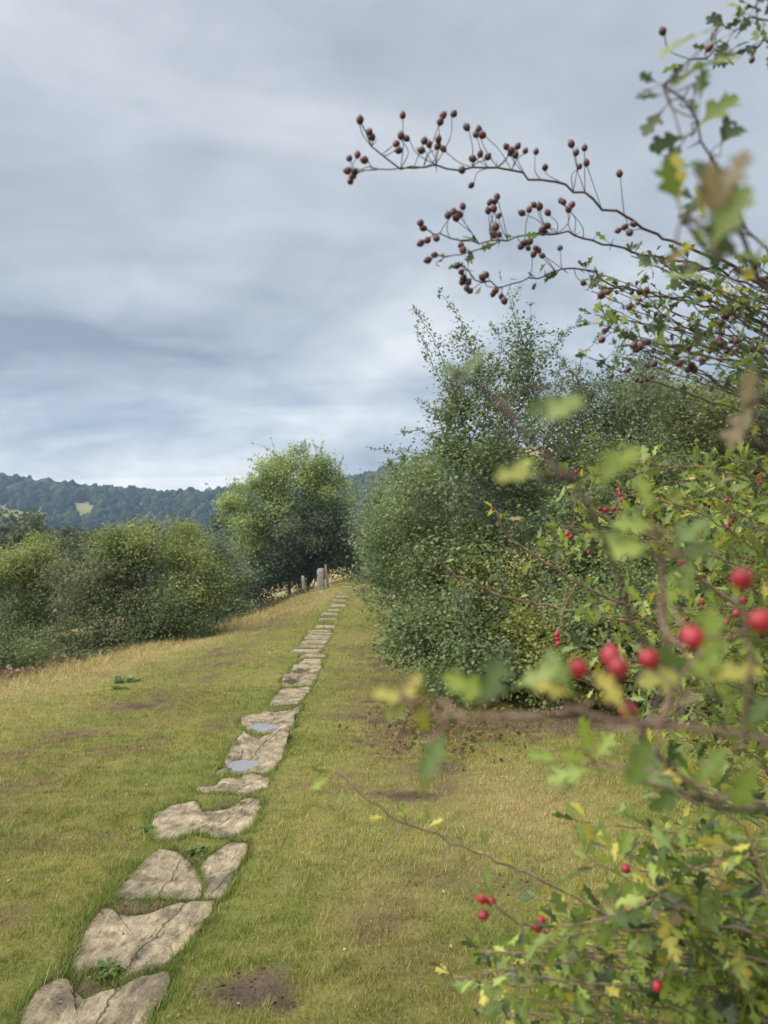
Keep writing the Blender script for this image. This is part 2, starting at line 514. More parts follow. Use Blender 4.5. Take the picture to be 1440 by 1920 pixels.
def ground_masks(x, y):
    px_ = path_x(y); xe = edge_x(y)
    n_big = fbm(x / 2.3, y / 2.3, 21, 4); n_mid = fbm(x / .55, y / .55, 31, 4); n_fine = fbm(x / .12, y / .12, 41, 3)
    bare = np.zeros_like(x)
    for sx, sy, rx, ry, s in SOIL_SPOTS:
        d = np.sqrt(((x - sx) / rx) ** 2 + ((y - sy) / ry) ** 2)
        bare = np.maximum(bare, s * (1 - sstep(.55, 1.25, d + 1.3 * (n_mid - .5) + 1.1 * (n_fine - .5))))
    lane = np.exp(-((x - (px_ - 1.75)) / .5) ** 2) * sstep(3.5, 8, y) * (1 - sstep(28, 36, y))
    bare = np.maximum(bare, lane * sstep(.48, .66, n_mid * .6 + n_fine * .4) * .95)
    lane2 = np.exp(-((x - (px_ + 1.15)) / .55) ** 2) * sstep(4, 7, y) * (1 - sstep(14, 22, y))
    bare = np.maximum(bare, lane2 * sstep(.52, .70, n_mid * .6 + n_fine * .4) * .9)
    bare = np.maximum(bare, .5 * sstep(.68, .80, n_mid) * sstep(2, 3, y) * (1 - sstep(20, 40, y)))
    dry = .75 * np.exp(-((x - (xe + 1.5)) / 1.2) ** 2) * (1 - sstep(34, 40, y)) + .9 * np.exp(-((x - (xe + .3)) / .8) ** 2)
    dry = dry + .22 * sstep(.52, .70, n_big)
    dry = dry + .75 * np.exp(-(((x - .95) / .55) ** 2 + ((y - 5.2) / 1.1) ** 2))
    dry = dry + .4 * sstep(2.2, 3.8, x)
    dry = np.clip(dry * (.6 + .8 * n_mid), 0, 1)
    return np.clip(bare, 0, 1), dry, n_big, n_mid, n_fine

C_GREEN = np.array([.160, .212, .038]); C_OLIVE = np.array([.275, .270, .064]); C_STRAW = np.array([.42, .335, .155])
C_SOIL = np.array([.100, .076, .052]); C_DARK = np.array([.045, .035, .027])
def turf_colour(x, y, m=None):
    bare, dry, nb, nm, nf = m if m is not None else ground_masks(x, y)
    c = C_GREEN + (C_OLIVE - C_GREEN) * np.clip(nm * 1.3 + nf * 1.1 - .75, 0, 1)[:, None]
    px_ = path_x(y)
    c = c * (1 + .55 * (nb - .5) + .35 * (nf - .5))[:, None]
    c = c + (C_STRAW - c) * (dry * .75)[:, None]
    lane = np.exp(-((x - (px_ - 1.7)) / .55) ** 2) * sstep(2.5, 6, y) + .8 * np.exp(-((x - (px_ + 1.25)) / .5) ** 2) * sstep(2, 4, y) * (1 - sstep(16, 26, y))
    c = c + (np.array([.205, .165, .085]) - c) * np.clip(lane * (.15 + .9 * sstep(.40, .66, nm)), 0, .72)[:, None]
    by = np.exp(-((x - px_) / .48) ** 2)
    c = c + (np.array([.118, .190, .034]) - c) * (.45 * by)[:, None]
    return c
def ground_colour(x, y):
    ms = ground_masks(x, y)
    bare = ms[0]
    c = turf_colour(x, y, ms) * .42 + np.array([.115, .090, .044]) * .50
    so = C_SOIL + (C_DARK - C_SOIL) * np.clip(ms[4] * 1.6 - .4, 0, 1)[:, None]
    c = c + (so - c) * bare[:, None]
    r = np.hypot(x, y)
    # beyond the lawn: undergrowth soil, pasture on the opposite hill
    t = sstep(.3, 1.5, edge_x(y) - x)
    und = np.array([.075, .072, .035])
    c = c + (und - c) * (t * (1 - sstep(80, 140, r)))[:, None]
    past = np.array([.14, .15, .055]) + (np.array([.33, .25, .13]) - np.array([.14, .15, .055])) * sstep(.25, .45, fbm(x / 90., y / 90., 71, 3))[:, None]
    c = c + (past - c) * sstep(70, 160, r)[:, None]
    return c

def graded(lo, hi, f0, f1, step, g):
    mid = list(np.arange(f0, f1 + 1e-6, step))
    a, s = [], step
    p_ = f0
    while p_ > lo:
        s = min(s * g, 22); p_ -= s; a.append(max(p_, lo))
    b, s = [], step
    p_ = f1
    while p_ < hi:
        s = min(s * g, 22); p_ += s; b.append(min(p_, hi))
    return np.array(a[::-1] + mid + b)
gx = graded(-1300, 1100, -4.0, 2.2, .062, 1.09)
gy = graded(-60, 1130, 2.0, 9.0, .062, 1.05)
X, Y = np.meshgrid(gx, gy)
xf, yf = X.ravel(), Y.ravel()
Z = terrain(xf, yf)
nx, ny = len(gx), len(gy)
ii = np.arange(nx * ny).reshape(ny, nx)
quads = np.stack([ii[:-1, :-1], ii[:-1, 1:], ii[1:, 1:], ii[1:, :-1]], -1).reshape(-1, 4)
me = mesh_arrays('ground', np.stack([xf, yf, Z], -1), [quads], ground_colour(xf, yf), smooth=True)
ground = tag(link('ground', me, M['ground']), kind='structure')

# ------------------------------------------------------------------ flagstone path
def z3(pts): return [(p_[0] / 2.3226, 1300 + p_[1] / 2.3226) for p_ in pts]
def z2(pts): return [(480 + p_[0] / 4.8, 1000 + p_[1] / 4.8) for p_ in pts]
STONES = [
    dict(o=[(-45, 2030), (43, 1920), (77, 1862), (112, 1847), (128, 1852), (140, 1876), (156, 1883), (188, 1870), (216, 1862), (258, 1841), (300, 1833), (306, 1842), (299, 1868), (267, 1920), (205, 2030)], c=(150, 1950)),
    dict(o=z3([(440, 950), (475, 935), (520, 968), (580, 988), (662, 972), (712, 950), (800, 930), (915, 930), (885, 1000), (835, 1060), (790, 1110), (720, 1178), (640, 1195), (540, 1228), (495, 1215), (462, 1190), (430, 1188), (390, 1200), (335, 1165), (350, 1100), (400, 1010)]), c=z3([(600, 1090)])[0]),
    dict(o=z3([(655, 722), (700, 700), (765, 700), (822, 735), (850, 795), (872, 830), (866, 890), (760, 887), (620, 892), (515, 885), (530, 845), (590, 780)]), c=z3([(720, 820)])[0]),
    dict(o=z3([(890, 740), (960, 690), (1010, 660), (1072, 668), (1062, 705), (1020, 780), (975, 880), (905, 887), (885, 800)]), c=z3([(965, 780)])[0]),
    dict(o=z3([(690, 535), (760, 500), (848, 480), (868, 502), (878, 524), (940, 526), (988, 512), (1030, 480), (1060, 462), (1132, 465), (1110, 540), (1050, 612), (930, 622), (850, 603), (805, 626), (690, 628), (678, 580)]), c=z3([(920, 570)])[0]),
    dict(o=z3([(868, 412), (948, 405), (962, 380), (1040, 375), (1090, 358), (1170, 368), (1160, 410), (1090, 440), (960, 434), (880, 430)]), c=z3([(1030, 405)])[0]),
    dict(o=z3([(1065, 188), (1090, 205), (1125, 216), (1180, 195), (1232, 180), (1250, 200), (1222, 290), (1162, 347), (1060, 348), (945, 338), (985, 312), (1010, 250)]), c=z3([(1050, 310)])[0], pud=(.125, .15)),
    dict(o=z3([(1060, 112), (1170, 100), (1278, 104), (1270, 150), (1240, 172), (1120, 174), (1060, 150)]), c=z3([(1150, 140)])[0], pud=(.16, .20)),
    dict(o=z3([(1150, 70), (1200, 82), (1260, 78), (1312, 50), (1292, 92), (1160, 99), (1130, 92)]), c=z3([(1220, 88)])[0]),
    dict(o=z2([(230, 1402), (490, 1390), (430, 1480), (380, 1535), (130, 1542), (170, 1470)])),
    dict(o=z2([(265, 1282), (552, 1272), (505, 1362), (250, 1377), (245, 1325)]), c=z2([(330, 1335)])[0], pud=(.12, .22), dry=1),
    dict(o=z2([(350, 1200), (582, 1196), (552, 1252), (305, 1267)]), c=z2([(415, 1235)])[0], pud=(.14, .28), dry=1),
    dict(o=z2([(440, 1136), (592, 1130), (577, 1190), (368, 1192)])),
]
rows = [(1105, 405, 625, 34), (1066, 425, 632, 26), (1030, 437, 638, 22), (982, 460, 628, 26), (942, 508, 657, 24), (911, 512, 660, 16), (880, 560, 672, 16), (842, 555, 712, 20),
        (775, 635, 718, 26), (727, 640, 762, 28), (690, 690, 797, 22), (652, 700, 806, 20), (606, 680, 792, 24), (570, 725, 838, 20), (541, 772, 862, 18)]
for yc, xl, xr, h in rows:
    sk = h * .55
    STONES.append(dict(o=z2([(xl + sk, yc - h / 2), (xr + sk * .4, yc - h / 2), (xr - sk * .3, yc + h / 2), (xl - sk * .3, yc + h / 2)])))
for yc, xl, xr, h in [(484, 815, 912, 22), (455, 838, 922, 26), (425, 862, 935, 24), (398, 885, 945, 20), (375, 908, 955, 16)]:
    sk = h * .5
    STONES.append(dict(o=z2([(xl + sk, yc - h / 2), (xr + sk * .4, yc - h / 2), (xr - sk * .3, yc + h / 2), (xl - sk * .3, yc + h / 2)])))

# bed of the path: a strip of trodden earth just above the ground sheet
ys = np.arange(1.6, 60, .25)
bv, bf = [], []
for k, y_ in enumerate(ys):
    for x_ in (-.36, -.18, 0, .18, .36):
        xx = path_x(y_) + x_ + .05 * math.sin(y_ * 3.1 + x_ * 9)
        bv.append((xx, y_, float(terrain(xx, y_)) + (.003 if abs(x_) < .3 else -.02)))
for k in range(len(ys) - 1):
    for j in range(4):
        a0 = k * 5 + j
        bf.append((a0, a0 + 1, a0 + 6, a0 + 5))
bv = np.array(bv)
me = mesh_arrays('path', bv, [np.array(bf)], ground_colour(bv[:, 0], bv[:, 1]) * .8, smooth=True)
path = tag(link('path', me, M['ground']), kind='structure')

STONE_POLYS = []
rs = np.random.default_rng(3)
for k, s in enumerate(STONES):
    w = np.array([on_ground(*q) for q in s['o']])[:, :2]
    if len(w) == 4 and w[:, 1].mean() > 15:      # far slabs: give them a slab's length along the path
        c_ = w.mean(0); L = .32 + .2 * rs.random(); W_ = .25 + .05 * rs.random()
        w = np.array([[c_[0] - W_, c_[1] + L], [c_[0] + W_, c_[1] + L * .9], [c_[0] + W_ * .95, c_[1] - L], [c_[0] - W_ * 1.05, c_[1] - L * .92]])
        if STONE_POLYS and STONE_POLYS[-1][:, 1].max() > w[:, 1].min() - .06:
            w[:, 1] += STONE_POLYS[-1][:, 1].max() - w[:, 1].min() + .07 + .06 * rs.random()
        w[:, 0] += float(path_x(w[:, 1].mean())) - w[:, 0].mean() + .12 * (rs.random() - .5)
    near = w[:, 1].mean() < 14
    n_out = 72 if near else 18
    cl = np.vstack([w, w[:1]])
    seg = np.linalg.norm(np.diff(cl, axis=0), axis=1); cum = np.concatenate([[0], np.cumsum(seg)])
    sp = np.linspace(0, cum[-1], n_out, endpoint=False)
    out = np.stack([np.interp(sp, cum, cl[:, 0]), np.interp(sp, cum, cl[:, 1])], -1)
    out += (.036 if near else .02) * (np.stack([fbm(out[:, 0] / .06, out[:, 1] / .06, 91 + k, 4), fbm(out[:, 0] / .06, out[:, 1] / .06, 191 + k, 4)], -1) - .5)
    out = out.mean(0) + (out - out.mean(0)) * (np.array([1.08, 1.13]) if near else np.array([1.1, 1.04]))
    STONE_POLYS.append(out)
    ctr = on_ground(*s['c'])[:2] if 'c' in s else out.mean(0)
    pud = s.get('pud')
    fr = [1.0, 1.0, .988, .965, .90, .81, .70, .58, .46, .34, .22, .10] if near else [1.0, 1.0, .95, .75, .4]
    dz = [-.10, -.008, .002, .005] + [.005] * 8 if near else [-.10, -.004, .006, .010, .010]
    tilt = (rs.random(2) - .5) * .05
    zs, vs, cs_ = None, [], []
    g0 = terrain(out[:, 0], out[:, 1])
    gz = float(np.mean(g0)); gA = np.polyfit(out[:, 1] - ctr[1], g0, 1) if len(out) > 3 else (0, gz)
    if pud: gA = (gA[0] * .2, gA[1])
    for q, h in zip(fr, dz):
        r_ = ctr + (out - ctr) * q
        base_z = np.polyval(gA, r_[:, 1] - ctr[1])
        z_ = base_z + h
        if q < 1.0:
            z_ = z_ + .017 * (fbm(r_[:, 0] / .16, r_[:, 1] / .16, 300 + k, 4) - .5) * (1 if near else .5) + tilt[0] * (r_[:, 0] - ctr[0]) * .5
            gx_ = r_[:, 0] - (ctr[0] + .06 + .12 * (r_[:, 1] - ctr[1]))
            if near and k not in (3, 5, 7, 8): z_ = z_ - .011 * np.exp(-(gx_ / .010) ** 2)         # worn groove
        if pud:
            ee = np.hypot((r_[:, 0] - ctr[0]) / pud[0], (r_[:, 1] - ctr[1]) / pud[1]) + 1.1 * (fbm(r_[:, 0] / .09, r_[:, 1] / .09, 400 + k, 3) - .5)
            z_ = z_ - .030 * (1 - sstep(.55, 1.25, ee))
        vs.append(np.column_stack([r_, z_]))
        cc = np.full((n_out, 3), .72 if q == 1.0 else (.92 if q > .97 else 1.0))
        dk = fbm(r_[:, 0] / .09, r_[:, 1] / .09, 500 + k, 4)
        cc *= (1 - .5 * sstep(.54, .68, dk))[:, None] * np.array([1, .99, .97])
        if pud: cc *= (1 - (.72 if s.get('dry') else .4) * (1 - sstep(.75, 1.3, ee)))[:, None]
        cs_.append(cc)
    cz = vs[-1][:, 2].mean()
    V = np.vstack(vs + [np.array([[ctr[0], ctr[1], cz]])]); CC = np.vstack(cs_ + [cs_[-1][:1]])
    id_ = np.arange(len(fr) * n_out).reshape(len(fr), n_out); nx_ = np.roll(id_, -1, 1)
    q4 = np.stack([id_[:-1], id_[1:], nx_[1:], nx_[:-1]], -1).reshape(-1, 4)
    t3 = np.stack([id_[-1], np.full(n_out, len(V) - 1), nx_[-1]], -1)
    area = .5 * np.sum(out[:, 0] * np.roll(out[:, 1], -1) - out[:, 1] * np.roll(out[:, 0], -1))
    if area > 0: q4 = q4[:, ::-1]; t3 = t3[:, ::-1]
    org = np.array([ctr[0], ctr[1], gz])
    me = mesh_arrays('flagstone', V - org, [q4, t3], CC, smooth=False)
    st = link('flagstone', me, M['stone'], path, org)
    if pud and not s.get('dry'):
        aa = np.linspace(0, 2 * np.pi, 40, endpoint=False)
        lvl = float(np.polyval(gA, 0)) + .005 - .0165
        pv = np.vstack([np.column_stack([np.cos(aa) * pud[0] * 1.18, np.sin(aa) * pud[1] * 1.18, np.full(40, lvl - gz)]), [[0, 0, lvl - gz]]])
        t3 = np.stack([np.arange(40), np.roll(np.arange(40), -1), np.full(40, 40)], -1)
        pd = link('puddle', mesh_arrays('puddle', pv, [t3]), M['water'], st)
        pd['label'] = 'rainwater lying in a worn hollow'

def in_poly(px, py, poly):  # vectorised even-odd test
    x0, y0 = poly[:, 0], poly[:, 1]; x1, y1 = np.roll(x0, -1), np.roll(y0, -1)
    c = np.zeros(len(px), bool)
    for a, b, d, e_ in zip(x0, y0, x1, y1):
        if b == e_: continue
        c ^= ((b > py) != (e_ > py)) & (px < (d - a) * (py - b) / (e_ - b) + a)
    return c

for ob, dz_ in ((ground, .05), (path, .06)):
    nv = len(ob.data.vertices); co = np.empty(nv * 3, np.float32)
    ob.data.vertices.foreach_get('co', co); co = co.reshape(-1, 3)
    for poly in STONE_POLYS:
        c = poly.mean(0); R = np.abs(poly - c).max() + .1
        sub = np.where((np.abs(co[:, 0] - c[0]) < R) & (np.abs(co[:, 1] - c[1]) < R))[0]
        if len(sub):
            q = sub[in_poly(co[sub, 0], co[sub, 1], c + (poly - c) * .99)]
            co[q, 2] -= dz_
    ob.data.vertices.foreach_set('co', co.ravel()); ob.data.update()

# ------------------------------------------------------------------ grass blades on the lawn
def grass_field(seed):
    g = np.random.default_rng(seed)
    xs, ys_, tall = [], [], []
    for y0, y1, x0, x1, dens in [(2.2, 3.4, -1.9, 2.0, 26000), (3.4, 5, -2.7, 2.9, 16000), (5, 7.5, -4.2, 3.6, 7500), (7.5, 11, -6.2, 3.0, 3200), (11, 17, -8.6, 1.6, 1100), (17, 28, -8, 1.0, 450), (28, 44, -6, .5, 200)]:
        n = int((y1 - y0) * (x1 - x0) * dens)
        xs.append(g.uniform(x0, x1, n)); ys_.append(g.uniform(y0, y1, n))
    x = np.concatenate(xs); y = np.concatenate(ys_)
    keep = np.abs(x / y) < .60
    x, y = x[keep], y[keep]
    ms = ground_masks(x, y)
    thin = sstep(.40, .62, fbm(x / .085, y / .085, 47, 3)) * .74
    ok = (g.random(len(x)) > np.clip(ms[0] * 1.15, 0, .985)) & (g.random(len(x)) > thin) & (edge_x(y) - x < 1.2)
    x, y = x[ok], y[ok]; ms = [q[ok] for q in ms]
    ins = np.zeros(len(x), bool)
    near_edge = np.zeros(len(x), bool)
    for poly in STONE_POLYS:
        c = poly.mean(0); R = np.abs(poly - c).max() + .12
        sub = np.where((np.abs(x - c[0]) < R) & (np.abs(y - c[1]) < R))[0]
        if not len(sub): continue
        ins[sub] |= in_poly(x[sub], y[sub], c + (poly - c) * .965)
        near_edge[sub] |= in_poly(x[sub], y[sub], c + (poly - c) * 1.16)
    ok = ~ins
    x, y, near_edge = x[ok], y[ok], near_edge[ok]; ms = [q[ok] for q in ms]
    n = len(x)
    h = (.012 + .020 * g.random(n) ** 1.5) * (1 + .012 * y) * (.30 + 1.4 * fbm(x / .10, y / .10, 49, 3))
    h = np.where(near_edge, h * 1.35, h)
    h = np.where(near_edge & (g.random(n) < .3), h * 1.6, h)
    h = h * (1 + 2.2 * np.exp(-((x - (edge_x(y) + .2)) / .7) ** 2) * g.random(n))
    wdt = (.0017 + .0013 * g.random(n)) * (1 + .25 * np.maximum(y - 2.5, 0))
    h = h * (1 + .03 * np.maximum(y - 5, 0))
    az = g.uniform(0, 2 * np.pi, n); le = g.uniform(.15, 1.25, n)
    z = terrain(x, y)
    b = np.stack([x, y, z - .004], -1)
    side = np.stack([-np.sin(az), np.cos(az), 0 * az], -1) * wdt[:, None] * .5
    tip = b + np.stack([np.cos(az) * le * h, np.sin(az) * le * h, h + .004], -1)
    V = np.empty((n, 3, 3)); V[:, 0] = b - side; V[:, 1] = b + side; V[:, 2] = tip
    c = turf_colour(x, y, ms)
    rnd = g.random(n)
    straw = (rnd < .09 + .42 * ms[1])[:, None]
    c = np.where(straw, C_STRAW * (.65 + .6 * g.random((n, 1))), c * (.55 + .95 * g.random((n, 1))))
    fresh = (near_edge | (g.random(n) < .05))[:, None] & ~straw
    c = np.where(fresh, c * .5 + np.array([.09, .15, .025]) * .62, c)
    c = np.where((g.random(n) < ms[0] * .7)[:, None], np.array([.20, .15, .08]) * (.5 + .8 * g.random((n, 1))), c)
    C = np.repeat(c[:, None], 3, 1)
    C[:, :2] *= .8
    print('grass blades', n)
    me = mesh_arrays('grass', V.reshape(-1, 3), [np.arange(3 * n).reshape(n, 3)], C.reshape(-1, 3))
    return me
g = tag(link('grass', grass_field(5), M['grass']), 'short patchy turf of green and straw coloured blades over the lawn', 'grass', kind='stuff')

def crumbs():
    g = np.random.default_rng(8)
    x = g.uniform(-3, 2.2, 150000); y = g.uniform(2.2, 9, 150000)
    ok = (g.random(len(x)) < ground_masks(x, y)[0] ** 2 * .5)
    x, y = x[ok], y[ok]
    for poly in STONE_POLYS[:10]:
        k = ~in_poly(x, y, poly); x, y = x[k], y[k]
    n = len(x); r = .0018 + .0075 * g.random(n) ** 5
    oct_ = np.array([(1, 0, 0), (0, 1, 0), (-1, 0, 0), (0, -1, 0), (0, 0, .8), (0, 0, -.8)], float)
    V = oct_[None] * r[:, None, None] * (.6 + .8 * g.random((n, 6, 1))) + np.stack([x, y, terrain(x, y) + r * .25], -1)[:, None]
    F = np.array([(0, 1, 4), (1, 2, 4), (2, 3, 4), (3, 0, 4), (1, 0, 5), (2, 1, 5), (3, 2, 5), (0, 3, 5)])
    F = (F[None] + (np.arange(n) * 6)[:, None, None]).reshape(-1, 3)
    K = np.repeat(C_SOIL * (.6 + .7 * g.random((n, 1))), 6, 0)
    return mesh_arrays('soil_crumbs', V.reshape(-1, 3), [F], K)
def verge():
    """longer blades that grow up round each flag and lie over its edge"""
    g = np.random.default_rng(15)
    Vs, Ks = [], []
    for poly in STONE_POLYS:
        y0 = poly[:, 1].mean()
        per = np.linalg.norm(poly - np.roll(poly, 1, 0), axis=1).sum()
        n = int(per * (900 if y0 < 5 else 500 if y0 < 9 else 160 if y0 < 16 else 60))
        i = g.integers(0, len(poly), n); t = g.random((n, 1))
        c = poly.mean(0)
        p_ = poly[i] * (1 - t) + poly[(i + 1) % len(poly)] * t
        out = unit(p_ - c)
        p_ = p_ + out * g.normal(.012, .014, (n, 1)) * (1 + .05 * y0)
        ok = fbm(p_[:, 0] / .09, p_[:, 1] / .09, 151, 3) + .25 * g.random(n) > .50
        p_, out = p_[ok], out[ok]; n = len(p_)
        h = (.018 + .030 * g.random(n) ** 2) * (1 + .03 * y0)
        le = -out * g.uniform(-.5, 1.3, (n, 1)) + g.normal(size=(n, 2)) * .5
        z = terrain(p_[:, 0], p_[:, 1])
        b_ = np.column_stack([p_, z - .006])
        w = (.0011 + .0006 * g.random(n)) * (1 + .25 * max(y0 - 2.5, 0))
        az = g.uniform(0, 2 * np.pi, n)
        sd_ = np.stack([np.cos(az), np.sin(az), 0 * az], -1) * w[:, None]
        V = np.empty((n, 3, 3)); V[:, 0] = b_ - sd_; V[:, 1] = b_ + sd_; V[:, 2] = b_ + np.column_stack([le * h[:, None], h * .9])
        k = g.random((n, 1))
        K = np.where(k < .25, C_STRAW * (.4 + .5 * g.random((n, 1))), np.array([.095, .150, .030]) * (.6 + .8 * g.random((n, 1))))
        Vs.append(V.reshape(-1, 3)); Ks.append(np.repeat(K, 3, 0))
    V = np.vstack(Vs)
    return mesh_arrays('verge_grass', V, [np.arange(len(V)).reshape(-1, 3)], np.vstack(Ks))
tag(link('verge_grass', verge(), M['grass']), 'fresh longer grass growing round the edges of the flagstones', 'grass', kind='stuff')
tag(link('soil_crumbs', crumbs(), M['ground']), 'loose dark crumbs of earth on the bare patches of the lawn', 'soil', kind='stuff')

# ------------------------------------------------------------------ leaf clouds
def leaf_cloud(pos, nrm, axis, size, cols, width=.38, fold=.12):
    n = len(pos)
    axis = unit(axis - nrm * np.sum(axis * nrm, -1, keepdims=True))
    b = np.cross(nrm, axis)
    s = size[:, None]
    V = np.empty((n, 4, 3))
    V[:, 0] = pos
    V[:, 1] = pos + axis * s * .55 + b * s * width + nrm * s * fold
    V[:, 2] = pos + axis * s - nrm * s * .08
    V[:, 3] = pos + axis * s * .55 - b * s * width + nrm * s * fold
    i = np.arange(n) * 4
    F = np.concatenate([np.stack([i, i + 2, i + 1], -1), np.stack([i, i + 3, i + 2], -1)])
    return V.reshape(-1, 3), F, np.repeat(cols, 4, 0)

def shrub(name, label, cat, group, base, lobes, seed, nclust, per, leaf, palette, shoots=(), trunk_r=.06, spread=.16, limb_n=7, shoot_gap=.045, wild=0, wild_len=.8, twigs=True, single_trunk=False, mat='crown'):
    """lobes: (centre xyz, radii xyz, weight, palette index)"""
    g = np.random.default_rng(seed)
    bx, by = base
    bz = float(terrain(bx, by))
    org = np.array([bx, by, bz])
    root = empty(name, org, label, cat, group)
    wts = np.array([l[2] for l in lobes], float); wts /= wts.sum()
    nb = max(8, nclust // 13)
    bp = g.choice(len(lobes), nb, p=wts)
    bd = unit(g.normal(size=(nb, 3)) + [0, 0, .15])
    LC = np.array([l[0] for l in lobes], float); LR = np.array([l[1] for l in lobes], float)
    brr = g.uniform(.55, 1.04, nb)
    bc = LC[bp] + bd * LR[bp] * brr[:, None]
    bt = np.clip(g.normal(.5, .36, nb), 0, 1)
    which = g.integers(0, nb, nclust)
    fill = g.random(nclust) < .22
    pick = np.where(fill, g.choice(len(lobes), nclust, p=wts), bp[which])
    R = LR[pick]; C = LC[pick]
    dd = unit(g.normal(size=(nclust, 3)))
    rr = g.random(nclust) ** .5 * g.uniform(.7, 1.25, nb)[which]
    sig = np.minimum(R.mean(-1), R.min(-1) * 1.6)
    c_b = bc[which] + dd * (sig * .27 * rr)[:, None] * [1, 1, .75]
    c_f = C + dd * R * (.95 * g.random(nclust) ** .4)[:, None]
    cc = np.where(fill[:, None], c_f, c_b)
    d = unit((cc - C) / R + dd * .25)
    ctone = np.where(fill, .35, bt[which])
    gz = terrain(cc[:, 0], cc[:, 1])
    ok = cc[:, 2] > gz + .05
    cc, pick, d, ctone = cc[ok], pick[ok], d[ok], ctone[ok]
    # skeleton
    top = LC.mean(0)
    limbs = []
    if single_trunk:
        tk = Tubes()
        tp = catmull([org - [0, 0, .15], org + (top - org) * .35 + g.normal(size=3) * .1, org + (top - org) * .8], 10)
        tk.add(tp, trunk_r, trunk_r * .45, 8)
        link('trunk', tk.mesh('trunk', org), M['bark'], root)
    order = g.permutation(len(cc))[:limb_n]
    for q, i in enumerate(order):
        tgt = cc[i]
        st = tp[3 + q % 6] if single_trunk else org + np.array([g.normal() * .12, g.normal() * .12, -.1])
        mid = st + (tgt - st) * .5 + g.normal(size=3) * .12 * np.linalg.norm(tgt - st) * .5 + np.array([0, 0, .1 * np.linalg.norm(tgt - st)])
        lp = catmull([st, mid, tgt], 9)
        limbs.append(lp)
        t_ = Tubes(); t_.add(lp, trunk_r * (.5 if single_trunk else .8), trunk_r * .15, 6)
        link('limb', t_.mesh('limb', org), M['bark'], root)
    nodes = np.vstack([l[3:] for l in limbs])
    if twigs:
        tw = Tubes()
        for i in g.permutation(len(cc))[:min(len(cc), 160)]:
            p_ = cc[i]; k = np.argmin(np.sum((nodes - p_) ** 2, -1))
            tw.add(catmull([nodes[k], (nodes[k] + p_) / 2 + g.normal(size=3) * .06, p_], 5), trunk_r * .14, trunk_r * .05, 4, False)
        tag(link('twigs', tw.mesh('twigs', org), M['bark'], root), kind='stuff')
    # leaves in clumps round the cluster centres
    n = len(cc) * per
    ci = np.repeat(np.arange(len(cc)), per)
    off = g.normal(size=(n, 3)) * spread * np.array([1, 1, .8])
    pos = cc[ci] + off
    out = unit(off * 2.0 + d[ci] * .25 + g.normal(size=(n, 3)) * .05)
    nrm = unit(np.array([0, 0, 1.0]) * .8 + d[ci] * .5 + g.normal(size=(n, 3)) * .55)
    size = leaf * (.55 + .8 * g.random(n))
    pal = np.array(palette)                    # (k, 2, 3)
    pi = np.array([l[3] for l in lobes])[pick][ci]
    clump_t = np.clip(ctone + g.normal(0, .12, len(cc)), 0, 1)[ci]
    t = np.clip(clump_t * .7 + .3 * g.random(n), 0, 1)[:, None]
    cols = pal[pi, 0] * (1 - t) + pal[pi, 1] * t
    cols = cols * (.7 + .6 * g.random((n, 1)))
    keep = pos[:, 2] > terrain(pos[:, 0], pos[:, 1]) + .02
    V, F, K = leaf_cloud(pos[keep], nrm[keep], out[keep], size[keep], cols[keep])
    Vs, Fs, Ks, nv = [V], [F], [K], len(V)
    shoots = list(shoots)
    for _ in range(wild):
        j = int(g.integers(nb))
        o_ = unit(bd[j] * .8 + np.array([0, 0, .55]) + g.normal(size=3) * .35)
        L_ = wild_len * g.uniform(.5, 1.3)
        p0 = bc[j] - bd[j] * .3 * L_; p1 = bc[j] + o_ * L_ * .6; p2 = p1 + unit(o_ + g.normal(size=3) * .3 + [0, 0, .1]) * L_ * .5
        if p2[2] > terrain(p2[0], p2[1]) + .1: shoots.append([p0, p1, p2])
    if len(shoots):
        stt = Tubes()
        for sh in shoots:
            ln = np.sum(np.linalg.norm(np.diff(np.asarray(sh), axis=0), axis=1))
            cp = catmull(sh, max(12, int(ln / .05)))
            cp[1:-1] += g.normal(size=(len(cp) - 2, 3)) * .012
            stt.add(cp, .012, .003, 3)
            m_ = int(ln / shoot_gap)
            idx = g.uniform(0, 1, m_) * (len(cp) - 1)
            b0 = cp[idx.astype(int)]
            k_ = 6
            pp = np.repeat(b0, k_, 0) + g.normal(size=(m_ * k_, 3)) * np.repeat(.02 + .10 * (1 - idx / len(cp)) ** 1.2, k_)[:, None]
            oo = unit(g.normal(size=(m_ * k_, 3))); nn = unit(g.normal(size=(m_ * k_, 3)) + [0, 0, .6])
            tt = g.random((m_ * k_, 1)); pk = pal[-1]
            v_, f_, c_ = leaf_cloud(pp, nn, oo, leaf * (.5 + .5 * g.random(m_ * k_)), (pk[0] * (1 - tt) + pk[1] * tt) * (.7 + .5 * g.random((m_ * k_, 1))))
            Vs.append(v_); Fs.append(f_ + nv); Ks.append(c_); nv += len(v_)
        tag(link('shoots', stt.mesh('shoots', org), M['twig_dark'], root), kind='stuff')
    me = mesh_arrays('crown', np.vstack(Vs) - org, [np.vstack(Fs)], np.vstack(Ks))
    tag(link('crown', me, M[mat], root), kind='stuff')
    return root

def LB(px, py, d, rx, ry, rd, w=1.0, pi=0):
    """ellipsoid lobe: centre where the eye meets it at depth d, radii given as seen sizes at that depth plus a real depth radius"""
    c = P(px, py, d)
    return (c, (rx * d / FPX, rd, ry * d / FPX), w, pi)

HAW = [((.072, .112, .046), (.195, .25, .098))]
HAW2 = HAW + [((.10, .13, .034), (.23, .25, .065))]
GREYG = [((.080, .118, .062), (.20, .25, .135))]
DARK = [((.028, .043, .021), (.070, .092, .036))]

